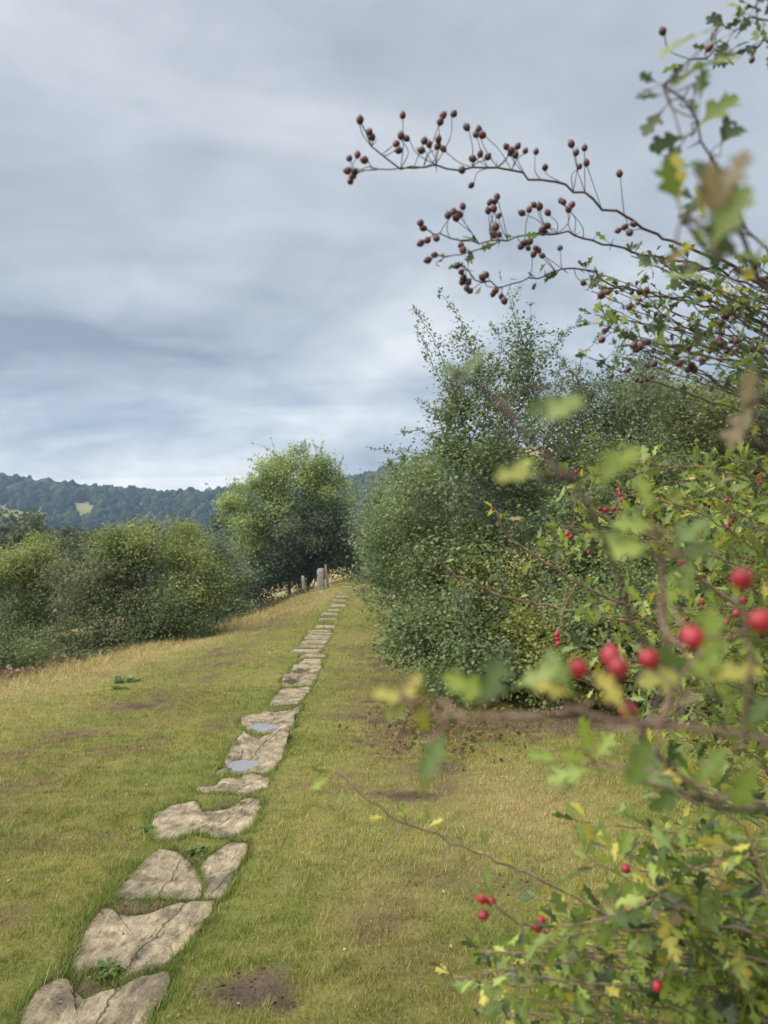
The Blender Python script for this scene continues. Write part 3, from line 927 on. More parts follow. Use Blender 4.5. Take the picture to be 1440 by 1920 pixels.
# hawthorn thicket along the right of the lawn
sh1 = [[P(870, 800, 11.8), P(820, 650, 11.6), P(772, 570, 11.4)], [P(900, 780, 12), P(880, 640, 12), P(822, 540, 12)], [P(930, 800, 12), P(985, 690, 12), P(995, 565, 12)],
       [P(960, 790, 12), P(1030, 660, 12.2), P(1092, 594, 12.3)], [P(900, 740, 11.6), P(940, 660, 11.6), P(918, 600, 11.5)], [P(880, 840, 11.4), P(780, 850, 11.2), P(692, 838, 11)],
       [P(860, 760, 11.6), P(815, 690, 11.5), P(780, 610, 11.5)], [P(870, 870, 11.5), P(800, 810, 11.4), P(740, 815, 11.3)], [P(950, 760, 12), P(990, 640, 12), P(1060, 620, 12)]]
shrub('hawthorn_tree', 'tall straggly hawthorn with loose upright shoots at the edge of the lawn', 'tree', 'hawthorn thicket beside the lawn', P(905, 1325, 11.2)[:2],
      [LB(850, 1120, 10.8, 140, 165, 1.2, 1.5), LB(870, 930, 11.6, 135, 130, 1.2, 1.5), LB(960, 1130, 10.6, 160, 160, 1.2, 1.3, 1), LB(770, 1030, 11.6, 68, 120, .8, .8), LB(900, 790, 12, 85, 90, .8, .8), LB(1010, 850, 12, 80, 100, .9, .6), LB(900, 1235, 9.4, 120, 90, .7, .7), LB(1010, 1250, 9.2, 110, 95, .7, .7, 1), LB(800, 1210, 9.9, 70, 80, .5, .4), LB(865, 690, 12, 40, 80, .4, .28), LB(985, 670, 12, 40, 60, .4, .2)],
      11, 1900, 28, .055, HAW2 + GREYG, sh1, .05, .14, 10, wild=110, wild_len=.75)
sh2 = [[P(1130, 800, 13), P(1150, 690, 13), P(1190, 600, 13)], [P(1090, 800, 13), P(1085, 690, 13), P(1130, 622, 13)], [P(1180, 780, 13.2), P(1230, 720, 13), P(1260, 690, 13)], [P(1060, 800, 13), P(1040, 720, 13), P(1060, 670, 13)]]
shrub('hawthorn_tree', 'broad grey green hawthorn behind the straggly one, its top a fringe of fine shoots', 'tree', 'hawthorn thicket beside the lawn', P(1130, 1230, 13.5)[:2],
      [LB(1110, 850, 13, 130, 130, 1.3, 1.5), LB(1080, 1010, 13, 150, 150, 1.3, 1.3), LB(1160, 760, 13, 90, 70, 1, .7), LB(1200, 930, 13, 120, 140, 1.3, 1)],
      12, 1000, 28, .06, GREYG + GREYG, sh2, .05, .16, 8, wild=70)
shrub('hawthorn_tree', 'rounded pale yellow green shrub rising beyond the broad grey green hawthorn', 'tree', 'hawthorn thicket beside the lawn', P(1320, 1180, 15)[:2],
      [LB(1290, 830, 15, 120, 105, 1.6, 1.5), LB(1330, 960, 15, 150, 130, 1.6, 1.5), LB(1240, 770, 15.5, 70, 45, 1, .6)],
      13, 900, 28, .075, [((.12, .15, .055), (.24, .265, .105))] * 2, (), .05, .2, 7, wild=40)
shrub('hawthorn_tree', 'dark round headed tree on the rising bank behind the thicket', 'tree', None, P(1420, 1050, 24)[:2],
      [LB(1420, 800, 24, 120, 110, 2.2, 1.5), LB(1470, 930, 24, 160, 160, 2.2, 1.5), LB(1360, 900, 23, 80, 120, 1.6, 1)],
      14, 900, 26, .11, DARK, (), .09, .28, 7)
shrub('hawthorn_bush', 'low leafy hawthorn bush at the foot of the thicket with dry grass behind', 'bush', None, P(1200, 1330, 8.6)[:2],
      [LB(1180, 1180, 8.6, 130, 120, .8, 1.2), LB(1300, 1240, 8, 110, 90, .7, .8), LB(1090, 1250, 8.8, 90, 80, .6, .8, 1)],
      15, 640, 30, .05, HAW2, (), .03, .13, 8, wild=40, wild_len=.5)
shrub('hawthorn_tree', 'light green leafy hawthorn standing between the straggly one and the low bush', 'tree', 'hawthorn thicket beside the lawn', P(1150, 1250, 10.2)[:2],
      [LB(1120, 1060, 10.2, 130, 130, 1.0, 1.4), LB(1230, 990, 10.6, 130, 120, 1.0, 1.4, 1), LB(1350, 1060, 10.2, 120, 130, 1.0, 1.2), LB(1180, 900, 10.8, 90, 70, .8, .6)],
      16, 1000, 28, .055, HAW2, (), .04, .15, 8, wild=60, wild_len=.6)
for k, (px, py, d) in enumerate([(1640, 930, 13.5), (1900, 900, 15.5)]):
    shrub('hawthorn_tree', ['hawthorn next beyond the pale yellow green shrub', 'outermost hawthorn of the thicket on the bank'][k], 'tree', 'hawthorn thicket beside the lawn', P(px, 1200, d)[:2],
          [LB(px, py, d, 150, 150, 1.4, 1.5), LB(px + 40, py + 130, d, 150, 120, 1.4, 1.2), LB(px - 60, py + 60, d, 120, 110, 1.3, 1.0, 1)], 160 + k, 700, 24, .075, HAW2, (), .05, .18, 7, wild=40)
# hedge running on beside the path
for k, (px, py, d, rx, ry, top) in enumerate([(790, 1010, 16, 80, 110, 900), (745, 1010, 22, 55, 85, 930), (735, 985, 30, 55, 70, 925), (745, 965, 40, 55, 60, 915)]):
    b = P(px, 1100, d)
    shrub('hawthorn_tree', ['leafy hawthorn next along the path from the straggly one', 'hawthorn leaning over the narrow far stretch of the flagged path', 'grey green hedge tree where the flagged path bends out of sight', 'farthest hedge tree above the end of the flagged path'][k], 'tree', 'hedge trees along the path', b[:2],
          [LB(px, py, d, rx, ry, rx * d / FPX, 1.5), LB(px + 30, py - 50, d, rx * .8, ry * .7, 1, .8), LB(px + 10, py + 50, d, rx * .8, ry * .7, 1, .8)],
          20 + k, 520, 26, .004 * d + .01, GREYG, (), .06, .012 * d + .05, 6, wild=30, wild_len=.02 * d + .4)
# left of the lawn
OLIVE = [((.068, .105, .040), (.155, .205, .072)), ((.155, .195, .055), (.29, .325, .095)), ((.105, .110, .055), (.19, .185, .095)), ((.11, .15, .048), (.23, .275, .085))]
shrub('sallow_bush', 'large rounded bush with brown flank and yellowing top below the lawn edge', 'bush', 'scrub below the lawn edge', P(255, 1225, 23)[:2],
      [LB(270, 1125, 22.5, 150, 100, 2.0, 1.8, 0), LB(295, 1030, 22.5, 80, 46, 1.4, .9, 1), LB(350, 1085, 22, 62, 62, 1.2, .5, 1), LB(175, 1090, 22, 72, 68, 1.3, .8, 2), LB(200, 1150, 21.6, 90, 70, 1.2, .6, 2), LB(215, 1030, 22.5, 62, 38, 1.2, .7, 3), LB(330, 1170, 21.5, 90, 60, 1, .8, 0), LB(170, 1215, 21.5, 90, 40, 1, .5, 0)],
      31, 1500, 38, .072, OLIVE, (), .07, .20, 9, wild=40, wild_len=.7, shoot_gap=.08)
shrub('sallow_bush', 'green and yellow leaved bush beside the brown flanked one', 'bush', 'scrub below the lawn edge', P(20, 1250, 24)[:2],
      [LB(10, 1130, 24, 95, 90, 2.0, 1.8, 0), LB(68, 1060, 24, 40, 42, 1.2, .8, 1), LB(-20, 1060, 24.5, 60, 36, 1.2, .6, 3), LB(25, 1065, 23.6, 40, 36, 1, .4, 1), LB(50, 1180, 23, 60, 70, 1.2, .8, 0), LB(0, 1225, 22, 90, 40, 1, .5, 0), LB(-130, 1120, 25, 90, 100, 2, .8, 0)],
      32, 1100, 36, .075, OLIVE, (), .07, .20, 8, wild=40, wild_len=.7, shoot_gap=.08)
shrub('willow_tree', 'soft grey green tree between the yellowing bush and the big dark one', 'tree', 'scrub below the lawn edge', P(405, 1180, 33)[:2],
      [LB(400, 1080, 33, 55, 90, 1.5, 1.5), LB(370, 1040, 34, 45, 55, 1.2, .8), LB(430, 1120, 32, 50, 55, 1.2, .8)],
      33, 520, 34, .10, GREYG, (), .08, .3, 7)
shrub('elder_tree', 'big dark green thorn tree behind the gatepost', 'tree', None, P(575, 1100, 45.5)[:2],
      [LB(575, 1025, 45, 98, 78, 2.4, 2, 0), LB(530, 1065, 44.5, 85, 42, 2, 1, 0), LB(632, 1015, 45, 40, 70, 1.6, .9, 0), LB(585, 960, 45, 62, 32, 1.6, .6, 0), LB(470, 1090, 44, 50, 40, 1.6, .7, 0), LB(560, 995, 43, 55, 30, 1, .35, 1)],
      34, 1200, 34, .125, [((.036, .060, .034), (.090, .125, .060)), ((.09, .12, .06), (.16, .19, .09))], (), .1, .30, 8, wild=40, wild_len=1.3, shoot_gap=.14)
shs = [[P(572, 900, 47), P(574, 850, 47), P(571, 822, 47)], [P(590, 900, 47), P(598, 860, 47), P(606, 830, 47)], [P(540, 900, 47), P(520, 870, 47), P(500, 862, 47)], [P(610, 905, 47), P(635, 880, 47), P(640, 868, 47)], [P(480, 940, 47), P(450, 915, 47), P(438, 910, 47)]]
shrub('ash_tree', 'pale green young tree topped by thin leaders above the dark thorn', 'tree', None, P(545, 1100, 47.5)[:2],
      [LB(555, 905, 46, 88, 48, 2.2, 1.7), LB(490, 945, 45, 58, 55, 1.8, 1.4), LB(605, 915, 46, 45, 48, 1.6, .8), LB(455, 1005, 44.5, 36, 62, 1.5, .9), LB(550, 868, 46.5, 50, 30, 1.3, .6), LB(470, 985, 44, 30, 40, 1, .4), LB(606, 868, 46, 22, 24, .8, .2), LB(512, 880, 45, 24, 22, .8, .22), LB(440, 935, 44.5, 20, 24, .8, .2), LB(640, 950, 45, 22, 40, .8, .25)],
      35, 1000, 34, .125, [((.15, .21, .065), (.32, .39, .14))], shs, .12, .30, 8, .16, wild=50, wild_len=1.4, single_trunk=True)
shrub('hedge_bush', 'small yellow green bush beside the far end of the flagged path', 'bush', None, P(668, 1078, 52)[:2],
      [LB(662, 1040, 52, 28, 42, 1.2, 1.5), LB(690, 1055, 54, 28, 35, 1.2, 1)],
      36, 260, 22, .18, [((.09, .10, .04), (.18, .17, .06))], (), .06, .32, 5)
shrub('hedge_bush', 'brown and green scrub bush at the bottom of the lawn edge', 'bush', 'scrub below the lawn edge', P(-60, 1300, 18)[:2],
      [LB(-40, 1225, 18.5, 110, 40, 1.2, 1.5, 0), LB(40, 1235, 20, 70, 26, 1.0, .8, 2)],
      37, 420, 30, .07, OLIVE, (), .04, .18, 5)

# bramble and nettle fringe along the lawn's edge
def fringe():
    g = np.random.default_rng(51)
    n = 9000
    y = g.uniform(12, 42, n); x = edge_x(y) - g.gamma(1.6, .45, n) + .1
    k = fbm(x / .8, y / .8, 61, 3)
    hgt = .10 + .55 * k * sstep(0, 1.0, edge_x(y) - x)
    z = terrain(x, y) + hgt * g.random(n) ** .6
    pos = np.stack([x, y, z], -1)
    nr = unit(g.normal(size=(n, 3)) * .6 + [0, 0, 1]); ax = unit(g.normal(size=(n, 3)))
    t = g.random((n, 1))
    c = np.array([.04, .058, .02]) * (1 - t) + np.array([.10, .105, .035]) * t
    br = (fbm(x / 1.5, y / 1.5, 66, 3) > .58)[:, None]
    c = np.where(br, np.array([.17, .115, .06]) * (.6 + .7 * g.random((n, 1))), c)
    V, F, K = leaf_cloud(pos, nr, ax, (.05 + .07 * g.random(n)) * (1 + .015 * y), c)
    return mesh_arrays('undergrowth', V, [F], K)
tag(link('undergrowth', fringe(), M['crown']), 'low bramble and nettle fringe along the lower edge of the lawn', 'undergrowth', kind='stuff')

# tall dry grass on the lawn's lower edge and in the thicket's lee
def straw_blades():
    g = np.random.default_rng(77)
    n = 26000
    y = g.uniform(8, 36, n); x = edge_x(y) + g.normal(.15, .55, n)
    n2 = 9000
    y2 = g.uniform(3.6, 8.2, n2); x2 = g.normal(1.15, .65, n2) + .12 * (y2 - 4)
    m_ = (fbm(x2 / .5, y2 / .5, 83, 3) > .42) & (x2 > .25)
    x = np.concatenate([x, x2[m_]]); y = np.concatenate([y, y2[m_]]); far = np.concatenate([np.ones(n), np.zeros(m_.sum())])
    n = len(x)
    h = np.where(far > 0, .06 + .16 * g.random(n) ** 2, .018 + .030 * g.random(n) ** 2)
    az = g.uniform(0, 2 * np.pi, n); le = g.uniform(.2, 1.6, n)
    b = np.stack([x, y, terrain(x, y) - .005], -1)
    w = np.where(far > 0, .0016 * (1 + .14 * y), .0014)
    side = np.stack([-np.sin(az), np.cos(az), 0 * az], -1) * w[:, None]
    V = np.empty((n, 3, 3)); V[:, 0] = b - side; V[:, 1] = b + side
    V[:, 2] = b + np.stack([np.cos(az) * le * h, np.sin(az) * le * h, h], -1)
    c = C_STRAW * (.55 + .75 * g.random((n, 1)))
    c = np.where((g.random(n) < .3)[:, None], np.array([.17, .18, .05]) * (.7 + .5 * g.random((n, 1))), c)
    return mesh_arrays('dry_grass', V.reshape(-1, 3), [np.arange(3 * n).reshape(n, 3)], np.repeat(c, 3, 0))
tag(link('dry_grass', straw_blades(), M['grass']), 'taller straw coloured grass along the lawn edge and beside the thicket', 'grass', kind='stuff')

# rusty dead leaves at the thicket's foot
def litter():
    g = np.random.default_rng(78)
    cs_ = [on_ground(*q) for q in [(790, 1365), (760, 1375), (830, 1370), (860, 1400), (820, 1420), (880, 1370)]]
    P_ = []
    for c in cs_:
        n = 170
        q = np.array([c[0], c[1], 0]) + g.normal(size=(n, 3)) * [.28, .22, 0]
        q[:, 2] = terrain(q[:, 0], q[:, 1]) + .30 * g.random(n) ** 1.6
        P_.append(q)
    pos = np.vstack(P_); n = len(pos)
    t = g.random((n, 1))
    c = np.array([.095, .058, .038]) * (1 - t) + np.array([.22, .125, .066]) * t
    c = np.where((g.random(n) < .3)[:, None], np.array([.09, .11, .03]) * (.6 + .8 * g.random((n, 1))), c)
    V, F, K = leaf_cloud(pos, unit(g.normal(size=(n, 3)) + [0, 0, .6]), unit(g.normal(size=(n, 3))), .03 + .035 * g.random(n), c)
    return mesh_arrays('dead_bracken', V, [F], K)
tag(link('dead_bracken', litter(), M['crown']), 'rust brown dead bracken and leaves at the foot of the thicket', 'bracken', kind='stuff')

def fallen():
    g = np.random.default_rng(79)
    n = 420
    y = 2.3 + 9 * g.random(n) ** 1.3; x = g.uniform(-.5, .42, n) * y
    pos = np.stack([x, y, terrain(x, y) + .014], -1)
    t = g.random((n, 1))
    c = np.where(t < .4, np.array([.30, .22, .07]), np.where(t < .75, np.array([.16, .085, .045]), np.array([.38, .34, .20]))) * (.6 + .7 * g.random((n, 1)))
    V, F, K = leaf_cloud(pos, unit(g.normal(size=(n, 3)) * .35 + [0, 0, 1]), unit(g.normal(size=(n, 3)) * [1, 1, .1]), .010 + .016 * g.random(n), c)
    return mesh_arrays('fallen_leaves', V, [F], K)
tag(link('fallen_leaves', fallen(), M['crown']), 'tiny fallen yellow and brown leaves scattered over the lawn', 'leaf litter', kind='stuff')

# small broad leaved weeds in the turf
def weed(px, py, label, s=.05, n=26):
    c = on_ground(px, py); c[2] = terrain(c[0], c[1])
    g = np.random.default_rng(int(px))
    az = g.uniform(0, 2 * np.pi, n); r = g.random(n) ** .6 * s * 2
    pos = np.stack([np.cos(az) * r * .5, np.sin(az) * r * .5, .008 + .02 * g.random(n)], -1)
    ax = np.stack([np.cos(az), np.sin(az), .35 * g.random(n)], -1)
    V, F, K = leaf_cloud(pos, unit(g.normal(size=(n, 3)) * .3 + [0, 0, 1]), unit(ax), s * (.6 + .7 * g.random(n)), np.array([.105, .165, .045]) * (.6 + .8 * g.random((n, 1))))
    tag(link('weed_plant', mesh_arrays('weed_plant', V, [F], K), M['crown'], None, c), label, 'weed', 'weeds in the turf')
weed(240, 1279, 'broad green weed clump in the straw coloured turf towards the lawn edge', .13, 60)
weed(225, 1292, 'smaller green weed just below the broad weed clump', .09, 34)
weed(205, 1832, 'clover tuft in the joint between the two nearest flags', .03, 60)
weed(365, 1600, 'green weed tuft filling the fork of the split flag', .035, 60)
weed(275, 1560, 'green tuft against the left corner of the notched pale flag', .03, 40)

# ------------------------------------------------------------------ posts by the dark thorn tree
def post(name, label, cat, px, py, w, dpt, h, lean, mat, sides=4, group=None, taper=.88, seed=1):
    c = P(px, 1100, py); c[2] = float(terrain(c[0], c[1]))       # py: distance in metres
    g = np.random.default_rng(seed)
    lv = 8; V = []
    n = sides * 3
    for k in range(lv):
        t = k / (lv - 1); s = 1 - (1 - taper) * t
        if k == lv - 1: s *= .8
        for j in range(n):
            a = 2 * np.pi * j / n + np.pi / 4
            if sides == 4:
                q = max(abs(np.cos(a)), abs(np.sin(a))); ex = .93 / q if q else 1
            else: ex = 1
            V.append([np.cos(a) * ex * w / 2 * s + lean[0] * t * h + g.normal() * .012 * w / .3, np.sin(a) * ex * dpt / 2 * s + lean[1] * t * h, -.15 + t * (h + .15) + (g.normal() * .03 if k == lv - 1 else 0)])
    V.append([lean[0] * h, lean[1] * h, h + .03])
    id_ = np.arange(lv * n).reshape(lv, n); nx_ = np.roll(id_, -1, 1)
    q4 = np.stack([id_[:-1], nx_[:-1], nx_[1:], id_[1:]], -1).reshape(-1, 4)
    t3 = np.stack([id_[-1], nx_[-1], np.full(n, lv * n)], -1)
    return tag(link(name, mesh_arrays(name, V, [q4, t3], smooth=False), mat, None, c), label, cat, group)
post('stone_gatepost', 'squat pale stone gatepost in front of the dark thorn tree', 'gatepost', 602, 37.6, .40, .26, 1.05, (-.02, 0), M['post_stone'])
post('wooden_post', 'thin leaning grey wooden post against the stone gatepost', 'post', 616, 37.9, .13, .13, 1.15, (-.14, 0), M['post_wood'], 5, None, .8, 2)
post('wooden_post', 'short weathered wooden post standing apart from the stone gatepost', 'post', 571, 38.2, .19, .17, .85, (-.10, 0), M['post_wood'], 4, None, .85, 3)

# ------------------------------------------------------------------ trees of the valley and the opposite hill
def crown_var(sub, seed):
    bm = bmesh.new()
    bmesh.ops.create_icosphere(bm, subdivisions=sub, radius=1)
    v = np.array([q.co[:] for q in bm.verts]); f = np.array([[q.index for q in p_.verts] for p_ in bm.faces])
    bm.free()
    g = np.random.default_rng(seed)
    d = unit(v)
    k = 1 + .5 * (fbm(d[:, 0] * 2.2 + seed, d[:, 1] * 2.2 + d[:, 2] * 2.9, seed, 3) - .5) + .20 * g.normal(size=len(d)) * .8
    v = d * k[:, None]
    v[:, 2] = v[:, 2] * np.where(v[:, 2] < 0, .8, 1.0)
    return v, f

def valley_trees():
    g = np.random.default_rng(91)
    pts = []
    for _ in range(42000):
        y = g.uniform(110, 960); x = g.uniform(-.62, .40) * y - g.uniform(0, 20)
        pts.append((x, y))
    pts = np.array(pts)
    dens = np.where(pts[:, 1] < 300, .25, .75)
    pts = pts[g.random(len(pts)) < dens]
    # spacing
    cell = {}; out = []
    for x, y in pts:
        r = 4.6 if y < 400 else 4.9
        k = (int(x // r), int(y // r))
        if k in cell: continue
        cell[k] = 1; out.append((x, y))
    pts = np.array(out)
    z = terrain(pts[:, 0], pts[:, 1])
    sx, sy, _d = project(np.column_stack([pts, z + 6]))
    keep = (sx > -160) & (sx < 1000)
    field = ((np.abs(sx - 152 - (sy - 935) * .5) < 17) & (sy > 930) & (sy < 960)) | ((np.abs(sx - 402) < 13) & (sy > 928) & (sy < 942)) | ((np.abs(sx - 60) < 30) & (np.abs(sy - 962) < 4)) | ((np.abs(sx - 250) < 18) & (np.abs(sy - 975) < 5))
    thin = fbm(pts[:, 0] / 60., pts[:, 1] / 60., 97, 3)
    keep &= ~field & ~((thin > .66) & (pts[:, 1] < 640)) & (pts[:, 0] < 120)
    pts, z = pts[keep], z[keep]
    vars3 = [crown_var(3, 5 + k) for k in range(5)]; vars2 = [crown_var(2, 15 + k) for k in range(5)]
    V, F, K, nv = [], [], [], 0
    szn = fbm(pts[:, 0] / 70., pts[:, 1] / 70., 131, 3)
    r = np.hypot(pts[:, 0], pts[:, 1])
    for i in np.argsort(r):
        vv, ff = (vars3 if r[i] < 230 else vars2)[g.integers(5)]
        s = (1.2 + 3.6 * g.random() ** 1.7) * (.65 + .8 * szn[i]); a = g.uniform(0, 6.28); ca, sa = math.cos(a), math.sin(a)
        q = vv * [s, s, s * g.uniform(.75, 1.7)]
        q = np.column_stack([q[:, 0] * ca - q[:, 1] * sa, q[:, 0] * sa + q[:, 1] * ca, q[:, 2]]) + [pts[i, 0], pts[i, 1], z[i] + s * .75]
        V.append(q); F.append(ff + nv); nv += len(q)
        t = g.random()
        c = (np.array([.014, .024, .016]) * (1 - t) + np.array([.042, .058, .026]) * t) * g.uniform(.55, 1.4)
        if g.random() < .06: c = np.array([.075, .08, .035])
        K.append(np.tile(c, (len(q), 1)) * (.8 + .4 * g.random((len(q), 1))))
    return mesh_arrays('woodland', np.vstack(V), [np.vstack(F)], np.vstack(K)), len(pts)
me, n_w = valley_trees()
tag(link('woodland', me, M['far']), 'distant woodland covering the valley side and the opposite hill', 'woodland', kind='stuff')
print('woodland trees', n_w)

# nearer trees in the valley, told apart
g_v = np.random.default_rng(93)
for k, (px, top, d, r) in enumerate([(30, 1012, 70, 3.6), (95, 1003, 85, 4.2), (-40, 1005, 80, 4.5), (165, 985, 110, 5), (60, 978, 125, 5), (120, 965, 150, 6), (10, 962, 150, 6), (385, 1000, 75, 4), (350, 985, 100, 5), (415, 985, 90, 4.4), (300, 975, 130, 5.5), (220, 970, 145, 6), (430, 955, 140, 5.5)]):
    rp = r * FPX / d
    c = P(px, top + rp * .9, d)
    gz = float(terrain(c[0], c[1]))
    lo = [(c + g_v.normal(size=3) * [r * .35, r * .3, r * .25], (r * .75, r * .75, r * .7), 1, 0) for _ in range(4)]
    c2 = c.copy(); c2[2] = (c[2] + gz) / 2
    lo.append((c2, (r * .9, r * .9, max(1.0, (c[2] - gz) / 2)), 1.2, 0))
    t = g_v.random()
    shrub('broadleaf_tree', ('pale green rounded tree' if t > .5 else 'dark green rounded tree') + ' in the valley below the yellowing scrub', 'tree', 'trees in the valley below the scrub', c[:2], lo, 200 + k, 240, 14, .0052 * d + .05,
          [((.035 + .02 * t, .052 + .02 * t, .025), (.085 + .03 * t, .105 + .03 * t, .042))], (), .16, .45, 5, twigs=False, single_trunk=True)
# trees on the rising bank to the right
for k, (px, top, d, r) in enumerate([(1260, 715, 60, 4.5), (1360, 690, 62, 5), (1450, 672, 60, 5), (1180, 770, 66, 4.5), (1110, 800, 72, 4.5)]):
    rp = r * FPX / d
    c = P(px, top + rp * .9, d)
    gz = float(terrain(c[0], c[1]))
    lo = [(c + g_v.normal(size=3) * [r * .35, r * .3, r * .25], (r * .75, r * .75, r * .7), 1, 0) for _ in range(4)]
    c2 = c.copy(); c2[2] = (c[2] + gz) / 2
    lo.append((c2, (r * .9, r * .9, max(1.0, (c[2] - gz) / 2)), 1.2, 0))
    shrub('broadleaf_tree', 'dark broadleaf tree on the hillside above the thicket', 'tree', 'trees on the hillside above the thicket', c[:2], lo, 240 + k, 300, 18, .30,
          [((.020, .032, .018), (.05, .066, .032))], (), .16, .45, 5, twigs=False, single_trunk=True)

# ------------------------------------------------------------------ foreground hawthorns
def leaf_variant(seed):
    g = np.random.default_rng(seed)
    def half():
        j = lambda s=.03: g.normal() * s
        k = g.uniform(.75, 1.05)
        return [(0.0, .012), (.16, .035), (.30 + j(), .09 * k), (.47 + j(), .27 * k + j(.03)), (.58 + j(), .29 * k + j(.03)), (.57 + j(.02), .13 * k), (.66 + j(), .15 * k), (.80 + j(), .27 * k + j(.03)), (.88 + j(), .24 * k + j(.03)), (.84 + j(.02), .12 * k), (.93 + j(.02), .12 * k), (.99, .06), (1.0, .0)]
    V, F, C = [], [], []
    hs_ = [half(), half()]
    curl = g.uniform(-.05, .32); fold = g.uniform(.1, .55)
    n = len(hs_[0])
    mx = np.maximum.accumulate([0, .1, .2, .3, .38, .44, .52, .60, .68, .74, .84, .93, 1.0])
    for i in range(n):
        V.append((mx[i], 0, -curl * mx[i] ** 2)); C.append((1.35, 1.3, 1.25))
    for s, h in zip((1, -1), hs_):
        st = len(V)
        for i in range(n):
            x, w = h[i]
            V.append((x, s * w, fold * w - curl * x * x + g.normal() * .012)); C.append((.95, .95, .95))
        for i in range(n - 1):
            q = (i, st + i, st + i + 1, i + 1)
            F.append(q if s < 0 else q[::-1])
    # petiole
    st = len(V)
    for x, z in ((-.34, .05), (.0, 0)):
        for a in range(3):
            V.append((x, .016 * math.cos(a * 2.094), z + .016 * math.sin(a * 2.094))); C.append((1.3, 1.1, .9))
    for a in range(3):
        b = (a + 1) % 3
        F.append((st + a, st + b, st + 3 + b, st + 3 + a))
    return np.array(V), np.array(F), np.array(C)
LEAVES = [leaf_variant(600 + k) for k in range(7)]
def simpler(V, F, C):
    """the same leaf with fewer points, for the leaves that are not seen one by one"""
    n = 13; keep = [0, 2, 3, 5, 7, 9, 12]
    idx = keep + [n + i for i in keep] + [2 * n + i for i in keep]
    m = len(keep); f = []
    for s, st in ((1, m), (-1, 2 * m)):
        for i in range(m - 1):
            q = (i, st + i, st + i + 1, i + 1); f.append(q if s < 0 else q[::-1])
    return V[idx], np.array(f), C[idx]
LEAVES_LOW = [simpler(*q) for q in LEAVES]
LEAF_ME = {}
for vi, (V, F, C) in enumerate(LEAVES):
    for mi, mt in enumerate(LEAF_MATS):
        me = mesh_arrays('leaf', V, [F], C, smooth=True)
        me.materials.append(mt)
        LEAF_ME[vi, mi] = me

def berry_shape():
    V, F = [], []
    prof = [(0, .0), (.04, .30), (.15, .62), (.32, .88), (.52, 1.0), (.72, .90), (.88, .66), (.97, .36), (1.0, .22), (.93, .12), (.95, .0)]
    n = 10
    for z, r in prof:
        for a in range(n):
            V.append((r * .5 * math.cos(a * 2 * math.pi / n), r * .5 * math.sin(a * 2 * math.pi / n), z * 1.08))
    for i in range(len(prof) - 1):
        for a in range(n):
            b = (a + 1) % n
            F.append((i * n + a, i * n + b, (i + 1) * n + b, (i + 1) * n + a))
    return np.array(V), np.array(F)
BV, BF = berry_shape()
cal = []
for a_ in range(5):
    t_ = a_ * 2 * math.pi / 5; c_, s_ = math.cos(t_), math.sin(t_)
    cal += [(.10 * c_ - .07 * s_, .10 * s_ + .07 * c_, 1.06), (.10 * c_ + .07 * s_, .10 * s_ - .07 * c_, 1.06), (.27 * c_, .27 * s_, 1.20)]
CALF = np.arange(15).reshape(5, 3) + len(BV)
NB_ = len(BF)
BERRY_ME = {}
for key in ('berry_red', 'berry_backlit'):
    for q in range(4):
        gq = np.random.default_rng(q + 40)
        v_ = BV.copy(); v_[:, :2] *= gq.uniform(.92, 1.05); v_[:, 2] *= gq.uniform(.98, 1.16)
        v_ += .018 * gq.normal(size=3) * np.sin(BV * 5 + gq.normal(size=3))
        cv_ = np.array(cal); cv_[:, 2] += v_[:, 2].max() - 1.08
        me = mesh_arrays('berry', np.vstack([v_, cv_]), [BF, CALF], smooth=True)
        me.materials.append(M[key]); me.materials.append(M['twig_dark'])
        mi_ = np.zeros(len(me.polygons), np.int32); mi_[NB_:] = 1
        me.polygons.foreach_set('material_index', mi_)
        BERRY_ME[key, q] = me

def frame(axis, nrm):
    a = unit(axis); b = unit(np.cross(nrm, a)); n_ = np.cross(a, b)
    return np.stack([a, b, n_], -1)           # columns

